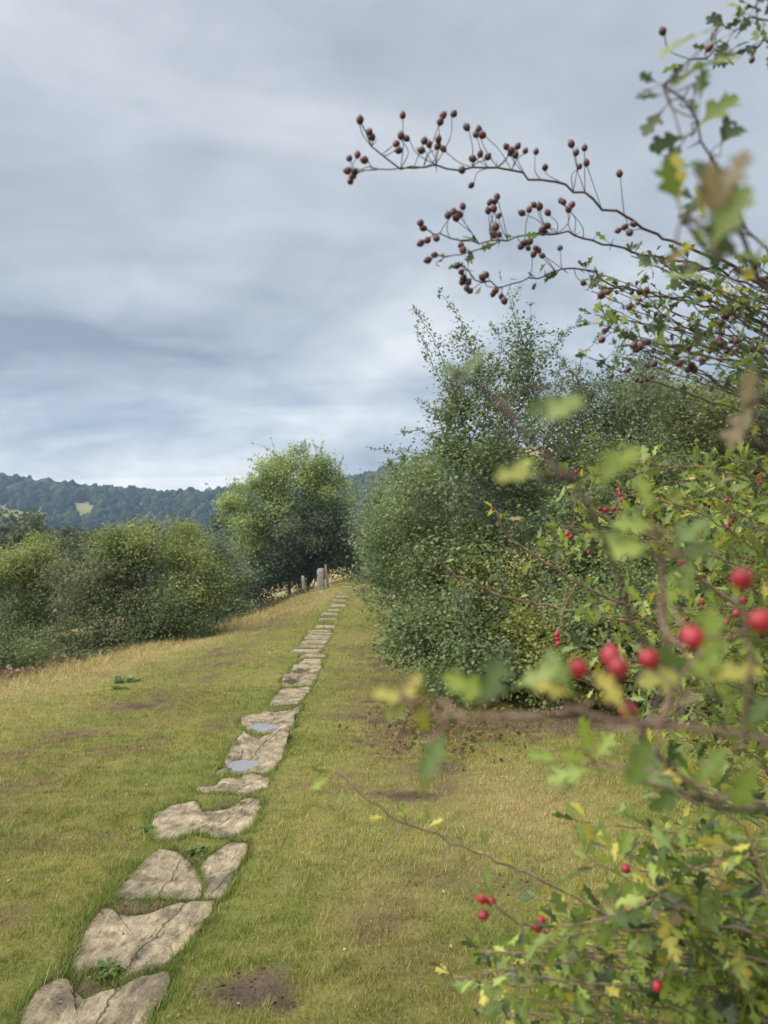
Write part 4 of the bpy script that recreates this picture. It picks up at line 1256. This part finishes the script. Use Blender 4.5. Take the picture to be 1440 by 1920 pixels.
class Hawthorn:
    def __init__(self, base, seed, twig, berry):
        self.g = np.random.default_rng(seed)
        self.base = np.array([base[0], base[1], float(terrain(base[0], base[1]))])
        self.br = []; self.leaf = []; self.berry = []; self.twig = twig; self.bm = berry
        self.samples = []
    def branch(self, pts, r0, r1, gap=.03, n=3, size=.034, start=.0, pal=(.62, .24, .10, .04), zig=.0016, name='branch', up=.5, skip=None, mat=None):
        g = self.g
        pts = np.asarray(pts, float)
        ln = np.sum(np.linalg.norm(np.diff(pts, axis=0), axis=1))
        m = max(8, int(ln / .019))
        cp = catmull(pts, m)
        w = g.normal(size=cp.shape) * zig; w[0] = 0
        cp = cp + w
        t = Tubes(); t.add(cp, r0, r1, 6)
        bi = len(self.br)
        self.br.append(dict(tubes=t, name=name, mat=mat)); self.samples.append(cp)
        if n:
            tan = unit(np.gradient(cp, axis=0))
            s = start * ln + g.uniform(0, gap)
            while s < ln:
                i = min(int(s / ln * (m - 1)), m - 1)
                if skip is None or not skip(s / ln):
                    self.tuft(bi, cp[i], tan[i], g.integers(max(1, n - 1), n + 2), size, pal, up)
                s += gap * g.uniform(.6, 1.5)
            if skip is None: self.tuft(bi, cp[-1], tan[-1], n + 1, size, pal, up, True)
            # thorns
            for _ in range(int(ln / .09)):
                i = g.integers(1, m - 1); dv = unit(np.cross(tan[i], g.normal(size=3)))
                t.add(np.array([cp[i], cp[i] + dv * .012]), .0011, .0002, 4)
        return bi
    def tuft(self, bi, p, tan, n, size, pal, up, tip=False):
        g = self.g
        sd = unit(np.cross(tan, g.normal(size=3)))
        for _ in range(n):
            ax = unit(tan * (g.uniform(.3, 1.0) if tip else g.uniform(-.1, .9)) + sd * g.uniform(.2, 1) + g.normal(size=3) * .55 + np.array([0, 0, .15]))
            nr = unit(np.array([0, 0, 1.0]) * up + g.normal(size=3) * .6)
            s = size * g.uniform(.6, 1.25)
            self.leaf.append((p + ax * s * .34, frame(ax, nr), s, int(g.integers(len(LEAVES))), int(g.choice(len(pal), p=pal)), bi))
    def one_leaf(self, bi, px, py, d, size, rot, mi, face=.8):
        """a single leaf seen broadside: its tip points at screen angle rot (degrees, 0 = right, 90 = up)"""
        g = self.g
        a = math.radians(rot)
        ax = np.array([math.cos(a), g.uniform(-.3, .3), math.sin(a)])
        nr = unit(np.array([0, -.8, .6]) * face + g.normal(size=3) * .28)
        c = P(px, py, d)
        ax = unit(ax)
        self.leaf.append((c - ax * size * .5, frame(ax, nr), size, int(g.integers(len(LEAVES))), mi, bi))
        cp = self.samples[bi]
        q = c - ax * size * .84
        k = np.argmin(np.sum((cp - q) ** 2, -1))
        if np.linalg.norm(cp[k] - q) > .004:
            self.br[bi]['tubes'].add(catmull([cp[k], (cp[k] + q) / 2 + g.normal(size=3) * .003, q], 5), .0008, .0006, 4)
    def haw(self, bi, p, axis, size):
        self.berry.append((p, axis, size * self.g.uniform(.88, 1.12), bi))
    def haws_px(self, bis, pts, size=.0102, dj=.012):
        """berries seen at given places: each hangs by a stalk from the nearest point of the branches"""
        g = self.g
        pxs = [project(self.samples[b]) for b in bis]
        for px, py in pts:
            best = None
            for b, (sx, sy, sd_) in zip(bis, pxs):
                d2 = (2.2 * (sx - px)) ** 2 + (sy - py) ** 2
                k = int(np.argmin(d2))
                if best is None or d2[k] < best[0]: best = (d2[k], b, k, sd_[k])
            _, b, k, dep = best
            c = P(px, py, dep + g.normal() * dj)
            at = self.samples[b][k]
            k2 = min(max(k + int(g.integers(-2, 2)), 0), len(self.samples[b]) - 1)
            at = self.samples[b][k2]
            ax = unit(c - at + g.normal(size=3) * .25 * np.linalg.norm(c - at))
            st = c - ax * size * .5
            bow = (at + st) / 2 + g.normal(size=3) * .10 * np.linalg.norm(st - at)
            self.br[b]['tubes'].add(catmull([at, bow, st], 7), .00075, .0006, 4, False)
            self.haw(b, st, ax, size)
    def haw_bunch(self, bi, n=4, size=.0102, at=None):
        g = self.g; cp = self.samples[bi]
        k = int(g.integers(len(cp) // 3, len(cp))) if at is None else at
        jd = unit(g.normal(size=3) + np.array([0, 0, .3]))
        j = cp[k] + jd * g.uniform(.012, .03)
        self.br[bi]['tubes'].add(np.array([cp[k], j]), .0008, .0007, 4, False)
        for _ in range(n):
            ax = unit(jd * .5 + g.normal(size=3) * .8 + np.array([0, 0, -.3]))
            st = j + ax * g.uniform(.008, .018)
            self.br[bi]['tubes'].add(np.array([j, st]), .0006, .0005, 4, False)
            self.haw(bi, st, ax, size)
    def build(self, name, label, cat, group=None):
        root = empty(name, self.base, label, cat, group)
        obs = []
        for b in self.br:
            obs.append(link(b['name'], b['tubes'].mesh(b['name'], self.base), b['mat'] or self.twig, root))
        # the leaves that show largest are objects, the rest one joined part
        pos = np.array([l[0] for l in self.leaf]); sx, sy, dep = project(pos)
        vis = (sx > -30) & (sx < 1470) & (sy > -30) & (sy < 1950) & (dep > .05)
        score = np.where(vis, np.array([l[2] for l in self.leaf]) / np.maximum(dep, .05), 0)
        order = np.argsort(-score)
        single = set(int(i) for i in order[:296] if score[i] > 0)
        rest = {k: ([], [], [], 0) for k in range(len(LEAF_MATS))}
        for i, (p, fr, s, vi, mi, bi) in enumerate(self.leaf):
            if i in single:
                o = link('leaf', LEAF_ME[vi, mi], None, obs[bi])
                o.matrix_local = Matrix.LocRotScale(Vector(p - self.base), Matrix(fr.tolist()).to_quaternion(), Vector((s, s, s)))
            else:
                V, F, C = LEAVES_LOW[vi]
                a, b, c, nv = rest[mi]
                a.append((V * s) @ fr.T + p - self.base); b.append(F + nv); c.append(C * self.g.uniform(.75, 1.25)); rest[mi] = (a, b, c, nv + len(V))
        for mi, (a, b, c, nv) in rest.items():
            if a:
                tag(link('foliage', mesh_arrays('foliage', np.vstack(a), [np.vstack(b)], np.vstack(c), smooth=True), LEAF_MATS[mi], root), kind='stuff')
        bp = np.array([b[0] for b in self.berry]); sx, sy, dep = project(bp)
        vis = (sx > -30) & (sx < 1470) & (sy > -30) & (sy < 1950) & (dep > .05)
        sc = np.where(vis, 1 / np.maximum(dep, .05), 0)
        keep = set(int(i) for i in np.argsort(-sc)[:296])
        sv, sf, nv = [], [], 0
        for i, (p, ax, s, bi) in enumerate(self.berry):
            fr = frame(ax, self.g.normal(size=3))
            R = np.stack([fr[:, 1], fr[:, 2], fr[:, 0]], -1)
            if i in keep:
                o = link('berry', BERRY_ME[self.bm, i % 4], None, obs[bi])
                o.matrix_local = Matrix.LocRotScale(Vector(p - self.base), Matrix(R.tolist()).to_quaternion(), Vector((s, s, s)))
            else:
                sv.append((BV * s) @ R.T + p - self.base); sf.append(BF + nv); nv += len(BV)
        if sv:
            tag(link('berries', mesh_arrays('berries', np.vstack(sv), [np.vstack(sf)], smooth=True), M[self.bm], root), kind='stuff')
        print(name, 'branches', len(self.br), 'leaves', len(self.leaf), 'berries', len(self.berry))
        return root

def pl(pts, d0, d1):
    """pixel polyline from base to tip with depth running from d0 to d1"""
    n = len(pts)
    return [P(x, y, d0 + (d1 - d0) * i / (n - 1)) for i, (x, y) in enumerate(pts)]

# --- tall hawthorn: arching twigs of berries coloured dark as backlit against the sky
A = Hawthorn((1.75, 1.55), 801, M['twig_dark'], 'berry_backlit')
ab = A.base
stemA = [ab - [0, 0, .15], ab + [-.05, -.03, .9], ab + [-.18, -.08, 1.7], ab + [-.35, -.1, 2.5]]
A.branch(stemA, .045, .014, n=0, zig=.006, name='stem')
A.branch([ab + [.05, .1, -.15], ab + [.1, .15, 1.0], ab + [-.05, .2, 2.0], ab + [-.2, .2, 3.0]], .04, .012, n=0, zig=.006, name='stem')
S_ = lambda h: catmull(stemA, 40)[int(np.clip((h + .15) / 2.65, 0, 1) * 39)]
few = (.30, .02, .02, .03, .63)
def upper(pts, d0, d1, h, r0=.0042, r1=.0012, **kw):
    w = pl(pts, d0, d1)
    kw.setdefault('zig', .0026)
    return A.branch([S_(h), (S_(h) * .5 + w[0] * .5) + np.array([0, 0, .03])] + w, r0, r1, **kw)
u1 = upper([(1470, 560), (1330, 480), (1230, 440), (1150, 395), (1080, 360), (1000, 330), (940, 316), (860, 312), (780, 311), (740, 305), (705, 282), (688, 250), (676, 233)], 1.25, 1.02, 1.5, .0052, .0010, gap=.06, n=2, size=.021, start=.35, pal=few, skip=lambda t: t > .62 and (t * 97) % 1 > .12)
u1b = A.branch([A.samples[u1][int(len(A.samples[u1]) * .915)]] + pl([(700, 318), (668, 324)], 1.03, 1.02), .001, .0007, n=0)
u2 = upper([(1480, 560), (1330, 500), (1250, 483), (1180, 468), (1100, 446), (1040, 438), (980, 445), (930, 453), (870, 455), (830, 440), (792, 421)], 1.35, 1.08, 1.45, .0050, .0009, gap=.05, n=2, size=.021, start=.40, pal=few, skip=lambda t: t > .75 and (t * 97) % 1 > .2)
u2b = A.branch([P(935, 453, 1.11)] + pl([(885, 474), (850, 480), (818, 488)], 1.11, 1.09), .0011, .0007, gap=.06, n=1, size=.014, pal=few)
u3 = upper([(1490, 640), (1330, 575), (1230, 555), (1150, 532), (1105, 508), (1060, 505), (1000, 522), (940, 536), (900, 530), (880, 510), (862, 497)], 1.45, 1.12, 1.4, .0046, .0009, gap=.042, n=2, size=.022, start=.45, pal=few)
u4 = upper([(1490, 610), (1400, 580), (1330, 565), (1260, 556), (1190, 548), (1130, 538)], 1.3, 1.15, 1.42, .004, .0012, gap=.035, n=2, size=.019, start=.4, pal=few)
u5 = upper([(1490, 700), (1400, 655), (1340, 652), (1270, 648), (1200, 640), (1150, 650)], 1.2, 1.05, 1.3, .004, .0010, gap=.032, n=2, size=.020, start=.4, pal=few)
A.haws_px([u1, u1b], [(675, 227), (692, 247), (698, 258), (655, 297), (670, 291), (685, 300), (654, 320), (662, 330), (657, 340), (666, 322), (755, 217), (752, 256), (742, 270), (763, 260), (746, 282), (795, 265), (805, 272), (792, 282), (822, 262), (820, 275), (832, 280), (825, 230), (830, 217), (850, 214), (876, 240), (898, 246), (906, 254), (892, 253), (888, 298), (900, 290), (914, 295), (950, 276), (956, 288), (966, 292), (970, 275), (985, 283), (960, 283), (1005, 285), (866, 318), (884, 347), (1022, 315), (1072, 272), (1096, 278), (1080, 287), (1086, 313), (1100, 307), (1162, 327), (1172, 425), (1160, 432), (1180, 435), (1190, 420)])
A.haws_px([u2, u2b], [(788, 418), (795, 428), (790, 455), (802, 450), (815, 478), (804, 487), (818, 446), (868, 388), (840, 405), (850, 398), (862, 404), (856, 410), (932, 370), (918, 380), (928, 378), (915, 396), (926, 393), (935, 405), (930, 428), (936, 440), (926, 442), (865, 460), (868, 470), (980, 400), (992, 394), (1002, 385), (1012, 390), (985, 455), (990, 465), (978, 460), (994, 452), (1015, 432), (1020, 436), (1028, 400), (1057, 380), (1066, 394), (1052, 377), (1072, 385), (1028, 424)])
A.haws_px([u3], [(858, 498), (865, 510), (870, 520), (878, 528), (875, 540), (882, 545), (867, 527), (906, 522), (912, 516), (930, 545), (940, 555), (945, 562), (925, 550), (1010, 470), (1000, 478), (1018, 480), (1005, 466), (1050, 465), (1130, 555), (1093, 530)])
A.haws_px([u4, u5], [(1128, 551), (1138, 548), (1180, 575), (1200, 548), (1213, 545), (1300, 545), (1312, 550), (1355, 580), (1365, 575), (1380, 578), (1195, 655), (1188, 648), (1202, 650), (1215, 642), (1238, 625), (1270, 660), (1300, 690), (1350, 645), (1345, 640), (1380, 640), (1392, 650), (1405, 612), (1350, 605)], .0108)
# thicket of twigs to the right
for k in range(46):
    g = A.g
    tx, ty = g.uniform(1090, 1430), 0
    ty = g.uniform(460 + max(0, 1250 - tx) * .25, 690)
    d = g.uniform(1.0, 1.9)
    tip = P(tx, ty, d); st = S_(g.uniform(1.2, 1.75))
    mid = (tip + st) / 2 + np.array([0, 0, g.uniform(-.05, .12)])
    b = A.branch([st, mid, tip], .0035, .0009, gap=.032, n=2, size=.025, start=.3, pal=(.34, .04, .06, .03, .53))
    for _ in range(2 if k % 2 else 2): A.haw_bunch(b, int(g.integers(2, 5)), .0098)
# top corner
t1 = upper([(1500, 70), (1440, 88), (1380, 95), (1340, 102), (1300, 112)], 1.0, .85, 2.4, .003, .001, gap=.022, n=2, size=.022, start=.55, pal=few)
t1b = upper([(1500, 30), (1450, 40), (1410, 30), (1385, 50)], .95, .85, 2.45, .002, .001, gap=.022, n=2, size=.022, start=.55, pal=few)
t1c = upper([(1500, -20), (1440, 0), (1400, 15)], .95, .88, 2.5, .002, .001, gap=.022, n=2, size=.022, start=.55, pal=few)
A.haws_px([t1, t1b], [(1243, 60), (1345, 36), (1328, 92), (1410, 112), (1348, 44)], .0085)
t2 = upper([(1500, 520), (1400, 430), (1345, 330), (1330, 300), (1310, 250), (1297, 215), (1275, 182), (1240, 172)], .62, .58, 1.55, .0028, .0009, gap=.5, n=1, size=.02, start=.9, pal=few)
for q in [(1222, 180, .58, .026, 190, 4), (1226, 225, .58, .028, 230, 4), (1255, 265, .58, .032, 205, 4), (1265, 285, .58, .026, 230, 4), (1310, 160, .56, .026, 65, 4), (1318, 150, .5, .03, 80, 0), (1345, 205, .5, .034, 40, 0), (1375, 250, .6, .032, 40, 4), (1358, 245, .62, .026, 80, 4), (1300, 200, .6, .018, 100, 4), (1285, 365, .55, .024, 160, 4), (1295, 390, .55, .024, 240, 4), (1290, 310, .45, .022, 190, 0), (1265, 150, .55, .018, 60, 4), (1280, 75, .5, .034, 200, 0), (1300, 130, .5, .032, 200, 0), (1355, 110, .5, .026, 20, 0)]:
    A.one_leaf(t2, *q)
t3 = upper([(1500, 560), (1440, 520), (1390, 480), (1340, 460), (1270, 420)], .5, .42, 1.5, .0035, .0010, gap=.03, n=2, size=.026, start=.6, pal=(.4, .1, .35, .15))
for q in [(1340, 370, .30, .028, 100, 3), (1365, 410, .30, .030, 60, 0), (1330, 350, .34, .026, 110, 4), (1375, 330, .28, .022, 60, 3), (1350, 430, .32, .030, 270, 4), (1310, 500, .45, .03, 200, 4), (1290, 520, .5, .03, 170, 0)]:
    A.one_leaf(t3, *q)
t4 = upper([(1520, 900), (1450, 830), (1412, 780), (1400, 745)], .42, .34, 1.2, .002, .001, n=0)
for q in [(1390, 795, .34, .024, 235, 3), (1402, 735, .34, .020, 80, 3)]:
    A.one_leaf(t4, *q)
A.haws_px([t3], [(1370, 350), (1365, 362), (1345, 440)], .0095)
A.build('hawthorn_tree', 'tall hawthorn arching bare twigs of dark red berries, coloured darker as backlit against the sky', 'tree')

# --- lower hawthorn: red berries and lobed leaves close to the eye
B = Hawthorn((1.05, .95), 802, M['twig'], 'berry_red')
bb = B.base
stems = []
for q, (dx, dy, h) in enumerate([(-.10, -.15, 1.9), (-.02, .2, 1.8), (-.22, .1, 1.2), (.05, .4, 1.6), (-.15, -.35, 1.5)]):
    sp = [bb + [dx * .2, dy * .2, -.12], bb + [dx * .6, dy * .7, h * .45], bb + [dx, dy, h]]
    B.branch(sp, .016, .006, n=0, zig=.004, name='stem'); stems.append(catmull(sp, 30))
ST = np.vstack(stems)
def hook(w0, w1):
    """nearest stem point lying out beyond the branch's first point"""
    d = np.linalg.norm(ST - w0, axis=1) + .6 * np.abs(ST[:, 2] - (w0[2] - .12))
    return ST[np.argmin(d)]
def low(pts, d0, d1, r0=.003, r1=.001, **kw):
    w = pl(pts, d0, d1)
    h = hook(w[0], w[1])
    return B.branch([h, (h + w[0]) / 2 + np.array([0, 0, -.01])] + w, r0, r1, **kw)
mixp = (.42, .22, .12, .03, .21)
# near out-of-focus twigs
n1 = low([(1300, 1500), (1240, 1260), (1190, 1180), (1160, 1080), (1130, 1000), (1100, 935), (1060, 885), (1010, 830), (950, 770), (890, 730), (855, 695)], .36, .30, .0021, .0010, n=0, mat=M['twig_dark'])
for q in [(1050, 765, .27, 0.0211, 40, 0), (1030, 755, .28, 0.0176, 200, 0), (1160, 865, .30, 0.0194, 30, 1), (1140, 880, .30, 0.0176, 70, 1), (970, 890, .29, 0.0176, 185, 2), (890, 685, .30, 0.0176, 60, 0), (860, 700, .30, 0.0158, 150, 0), (985, 870, .32, 0.0123, 200, 1)]:
    B.one_leaf(n1, *q)
n1b = B.branch([P(1075, 885, .305)] + pl([(1040, 892), (1000, 897)], .30, .29), .0014, .0009, n=0, mat=M['twig_dark'])
n2 = low([(1340, 1500), (1260, 1280), (1250, 1180), (1245, 1100), (1232, 1000), (1212, 925)], .40, .36, .0022, .0010, n=0)
for q in [(1210, 930, .36, 0.0194, 95, 1), (1195, 985, .36, 0.0229, 170, 1), (1150, 1010, .37, 0.0229, 160, 0), (1180, 1030, .36, 0.0246, 190, 1), (1290, 1000, .36, 0.0229, 50, 0), (1310, 1035, .37, 0.0246, 20, 0), (1260, 1110, .35, 0.0229, 80, 1), (1290, 1075, .38, 0.0211, 250, 0), (1275, 1245, .33, 0.0246, 150, 0), (1245, 1270, .33, 0.0229, 190, 2), (1310, 1250, .34, 0.0229, 30, 1)]:
    B.one_leaf(n2, *q)
n3 = low([(1520, 1430), (1440, 1395), (1330, 1370), (1200, 1350), (1080, 1340), (950, 1346), (850, 1345), (790, 1335), (750, 1320)], .34, .31, .0027, .0011, n=0)
for q in [(735, 1305, .31, 0.0158, 160, 2), (765, 1295, .31, 0.0150, 60, 2), (790, 1340, .31, 0.0158, 280, 2), (745, 1330, .31, 0.0141, 210, 1), (880, 1290, .30, 0.0229, 150, 1), (920, 1280, .30, 0.0229, 60, 0), (1000, 1270, .30, 0.0194, 30, 0), (1050, 1260, .31, 0.0211, 120, 0), (1040, 1290, .31, 0.0194, 160, 2), (815, 1410, .30, 0.0211, 240, 0), (800, 1455, .31, 0.0176, 270, 0), (1330, 1200, .31, 0.0282, 80, 1), (1380, 1260, .33, 0.0264, 20, 2), (1360, 1300, .32, 0.0246, 300, 1), (1200, 1420, .33, 0.0264, 250, 0), (1420, 1340, .33, 0.0229, 40, 0), (1150, 1300, .31, 0.0194, 120, 2), (1400, 1470, .35, 0.0264, 250, 1)]:
    B.one_leaf(n3, *q)
n3b = B.branch([P(1180, 1348, .33)] + pl([(1150, 1300), (1120, 1270)], .325, .32), .0012, .0008, n=0)
n3c = B.branch([P(1400, 1385, .335)] + pl([(1400, 1290), (1395, 1180), (1392, 1120)], .32, .30), .0014, .0008, n=0)
B.haws_px([n3, n3b], [(1085, 1257), (1145, 1236), (1160, 1258), (1218, 1240), (1178, 1335)], .0083, .004)
B.haws_px([n3c], [(1392, 1088), (1422, 1166), (1300, 1196)], .0090, .004)
# bright lobed leaves in focus
l0 = low([(1500, 1520), (1300, 1470), (1180, 1440), (1110, 1430)], .75, .62, .002, .001, gap=.05, n=2, size=.03, start=.6, pal=mixp)
for q in [(1100, 1385, .60, .040, 110, 1), (1070, 1450, .60, .042, 195, 1), (1020, 1420, .62, .030, 170, 1), (1130, 1400, .62, .028, 60, 1), (1250, 1500, .6, .034, 220, 0), (1330, 1440, .55, .036, 60, 0)]:
    B.one_leaf(l0, *q)
l1 = low([(1380, 1850), (1250, 1770), (1090, 1690), (1000, 1642), (930, 1612), (870, 1590), (800, 1560), (745, 1540), (690, 1500), (628, 1448)], 1.05, .88, .0034, .0009, gap=.055, n=2, size=.022, start=.35, pal=(.5, .3, .15, .05))
for a_, b_ in [((868, 1590), (850, 1508)), ((748, 1543), (720, 1622)), ((838, 1580), (818, 1690)), ((765, 1548), (745, 1500))]:
    B.branch([P(*a_, .91), P(*b_, .90)], .0011, .0004, n=0, name='spur')
l2 = low([(1460, 1930), (1320, 1880), (1200, 1822), (1120, 1800), (1020, 1752), (960, 1722), (930, 1700)], .95, .78, .0030, .0010, gap=.06, n=2, size=.026, start=.3, pal=mixp)
B.haws_px([l2], [(905, 1686), (921, 1690), (908, 1716), (1015, 1728), (1030, 1756), (1008, 1740)], .0108, .004)
l3 = low([(1500, 1590), (1440, 1605), (1380, 1612), (1300, 1630), (1240, 1670), (1180, 1720)], .95, .85, .0032, .0011, gap=.06, n=2, size=.026, start=.4, pal=mixp)
B.haws_px([l3], [(1175, 1630), (1180, 1706), (1185, 1716)], .0098, .004)
l4 = low([(1500, 1740), (1420, 1715), (1340, 1702), (1255, 1706)], 1.0, .9, .0026, .0012, gap=.05, n=2, size=.027, start=.4, pal=mixp)
l5 = low([(1480, 1960), (1400, 1850), (1330, 1785), (1250, 1745), (1150, 1742), (1060, 1760)], .9, .8, .0024, .0010, gap=.045, n=2, size=.027, start=.4, pal=mixp)
B.haws_px([l5], [(1233, 1846)], .0105, .004)
B.haws_px([l4], [(1385, 1752), (1400, 1745)], .0098, .004)
l6 = low([(1500, 1800), (1400, 1560), (1300, 1500), (1240, 1470)], .8, .72, .0026, .0010, gap=.045, n=2, size=.028, start=.4, pal=mixp)
# grey twigs against the thicket
m1 = low([(1560, 1230), (1300, 1190), (1100, 1150), (960, 1122), (900, 1100), (840, 1068), (815, 1040), (793, 1010)], 1.8, 1.5, .0055, .0022, gap=.09, n=1, size=.026, start=.45, pal=(.3, .3, .35, .05))
m2 = low([(1560, 1300), (1330, 1230), (1240, 1182), (1180, 1140), (1110, 1108), (1040, 1066), (960, 1010), (930, 960)], 1.7, 1.45, .0060, .0022, gap=.07, n=2, size=.028, start=.4, pal=(.35, .33, .28, .04))
m3 = low([(1560, 1230), (1440, 1170), (1400, 1150), (1340, 1110), (1282, 1058)], 1.1, 1.0, .0045, .0022, gap=.08, n=1, size=.026, start=.4, pal=mixp)
m4 = low([(1560, 1150), (1440, 1120), (1320, 1060), (1200, 1000), (1110, 960), (1060, 900)], 1.7, 1.45, .004, .0012, gap=.05, n=2, size=.028, start=.35, pal=mixp)
B.haws_px([m3], [(1280, 1055), (1392, 1125), (1382, 1150), (1362, 1165)], .0098)
B.haws_px([m4, m2], [(1160, 920), (1166, 938), (1162, 928), (1150, 955), (1135, 958), (1125, 955), (1105, 1036), (1064, 1000), (1070, 1006), (1112, 880), (1055, 892), (1080, 885), (1180, 985), (1045, 1188), (1047, 1206), (1046, 1196), (1365, 990), (1372, 978), (1368, 1030), (1366, 985), (1372, 1008), (1428, 905)], .0105)
# dense spray of leafy twigs low down and to the right
def inside(poly, x, y): return bool(in_poly(np.array([x]), np.array([y]), np.array(poly, float))[0])
def spray(poly, n, d0, d1, size, pal, berries, sx=(1480, 1640), drop=(20, 260), gap=.034, k=2):
    g = B.g
    c = 0
    P_ = np.array(poly)
    while c < n:
        tx, ty = g.uniform(P_[:, 0].min(), P_[:, 0].max()), g.uniform(P_[:, 1].min(), P_[:, 1].max())
        if not inside(poly, tx, ty): continue
        d = g.uniform(d0, d1)
        bx_, by_ = g.uniform(*sx), ty + g.uniform(*drop)
        mx_, my_ = (tx + bx_) / 2, (ty + by_) / 2 - g.uniform(-30, 60)
        b = low([(bx_, by_), (mx_, my_), (tx, ty)], d * 1.12, d, .0026, .0009, gap=gap, n=k, size=size, start=.25, pal=pal)
        if g.random() < berries: B.haw_bunch(b, int(g.integers(1, 4)), .0102)
        c += 1
spray([(800, 1940), (900, 1780), (1000, 1690), (1090, 1560), (1180, 1480), (1440, 1380), (1440, 1940)], 60, .75, 1.45, .032, mixp, .10, gap=.030, k=3)
spray([(760, 1940), (850, 1740), (1010, 1700), (1250, 1800), (1300, 1940)], 14, .8, 1.1, .030, mixp, .05)
spray([(1000, 980), (1060, 880), (1200, 830), (1440, 860), (1440, 1420), (1180, 1420), (1080, 1300), (1050, 1120)], 82, 1.2, 2.2, .034, (.48, .24, .10, .03, .15), .45, drop=(20, 200), k=3)
B.build('hawthorn_bush', 'hawthorn bush with bright red berries and lobed leaves reaching over the lawn', 'bush')

# ------------------------------------------------------------------ haze over the valley
hv = [(-1310, -70, -75), (1110, -70, -75), (1110, 1140, -75), (-1310, 1140, -75), (-1310, -70, 190), (1110, -70, 190), (1110, 1140, 190), (-1310, 1140, 190)]
hf = np.array([(0, 3, 2, 1), (4, 5, 6, 7), (0, 1, 5, 4), (1, 2, 6, 5), (2, 3, 7, 6), (3, 0, 4, 7)])
m, nt = new_mat('pale_haze')
pv = N(nt, 'ShaderNodeVolumePrincipled')
pv.inputs['Color'].default_value = (.45, .67, 1.0, 1)
pv.inputs['Density'].default_value = .00030
pv.inputs['Anisotropy'].default_value = 0.0
o = nt.nodes.new('ShaderNodeOutputMaterial')
nt.links.new(pv.outputs[0], o.inputs['Volume'])
haze = tag(link('haze', mesh_arrays('haze', hv, [hf]), m), 'thin bluish haze filling the valley air', 'haze', kind='stuff')
print('ground z range', Z.min(), Z.max())
print('tris', sum(sum(len(p_.vertices) - 2 for p_ in me_.polygons) for me_ in bpy.data.meshes if me_.users and len(me_.polygons) < 3000), sum(len(me_.polygons) for me_ in bpy.data.meshes))
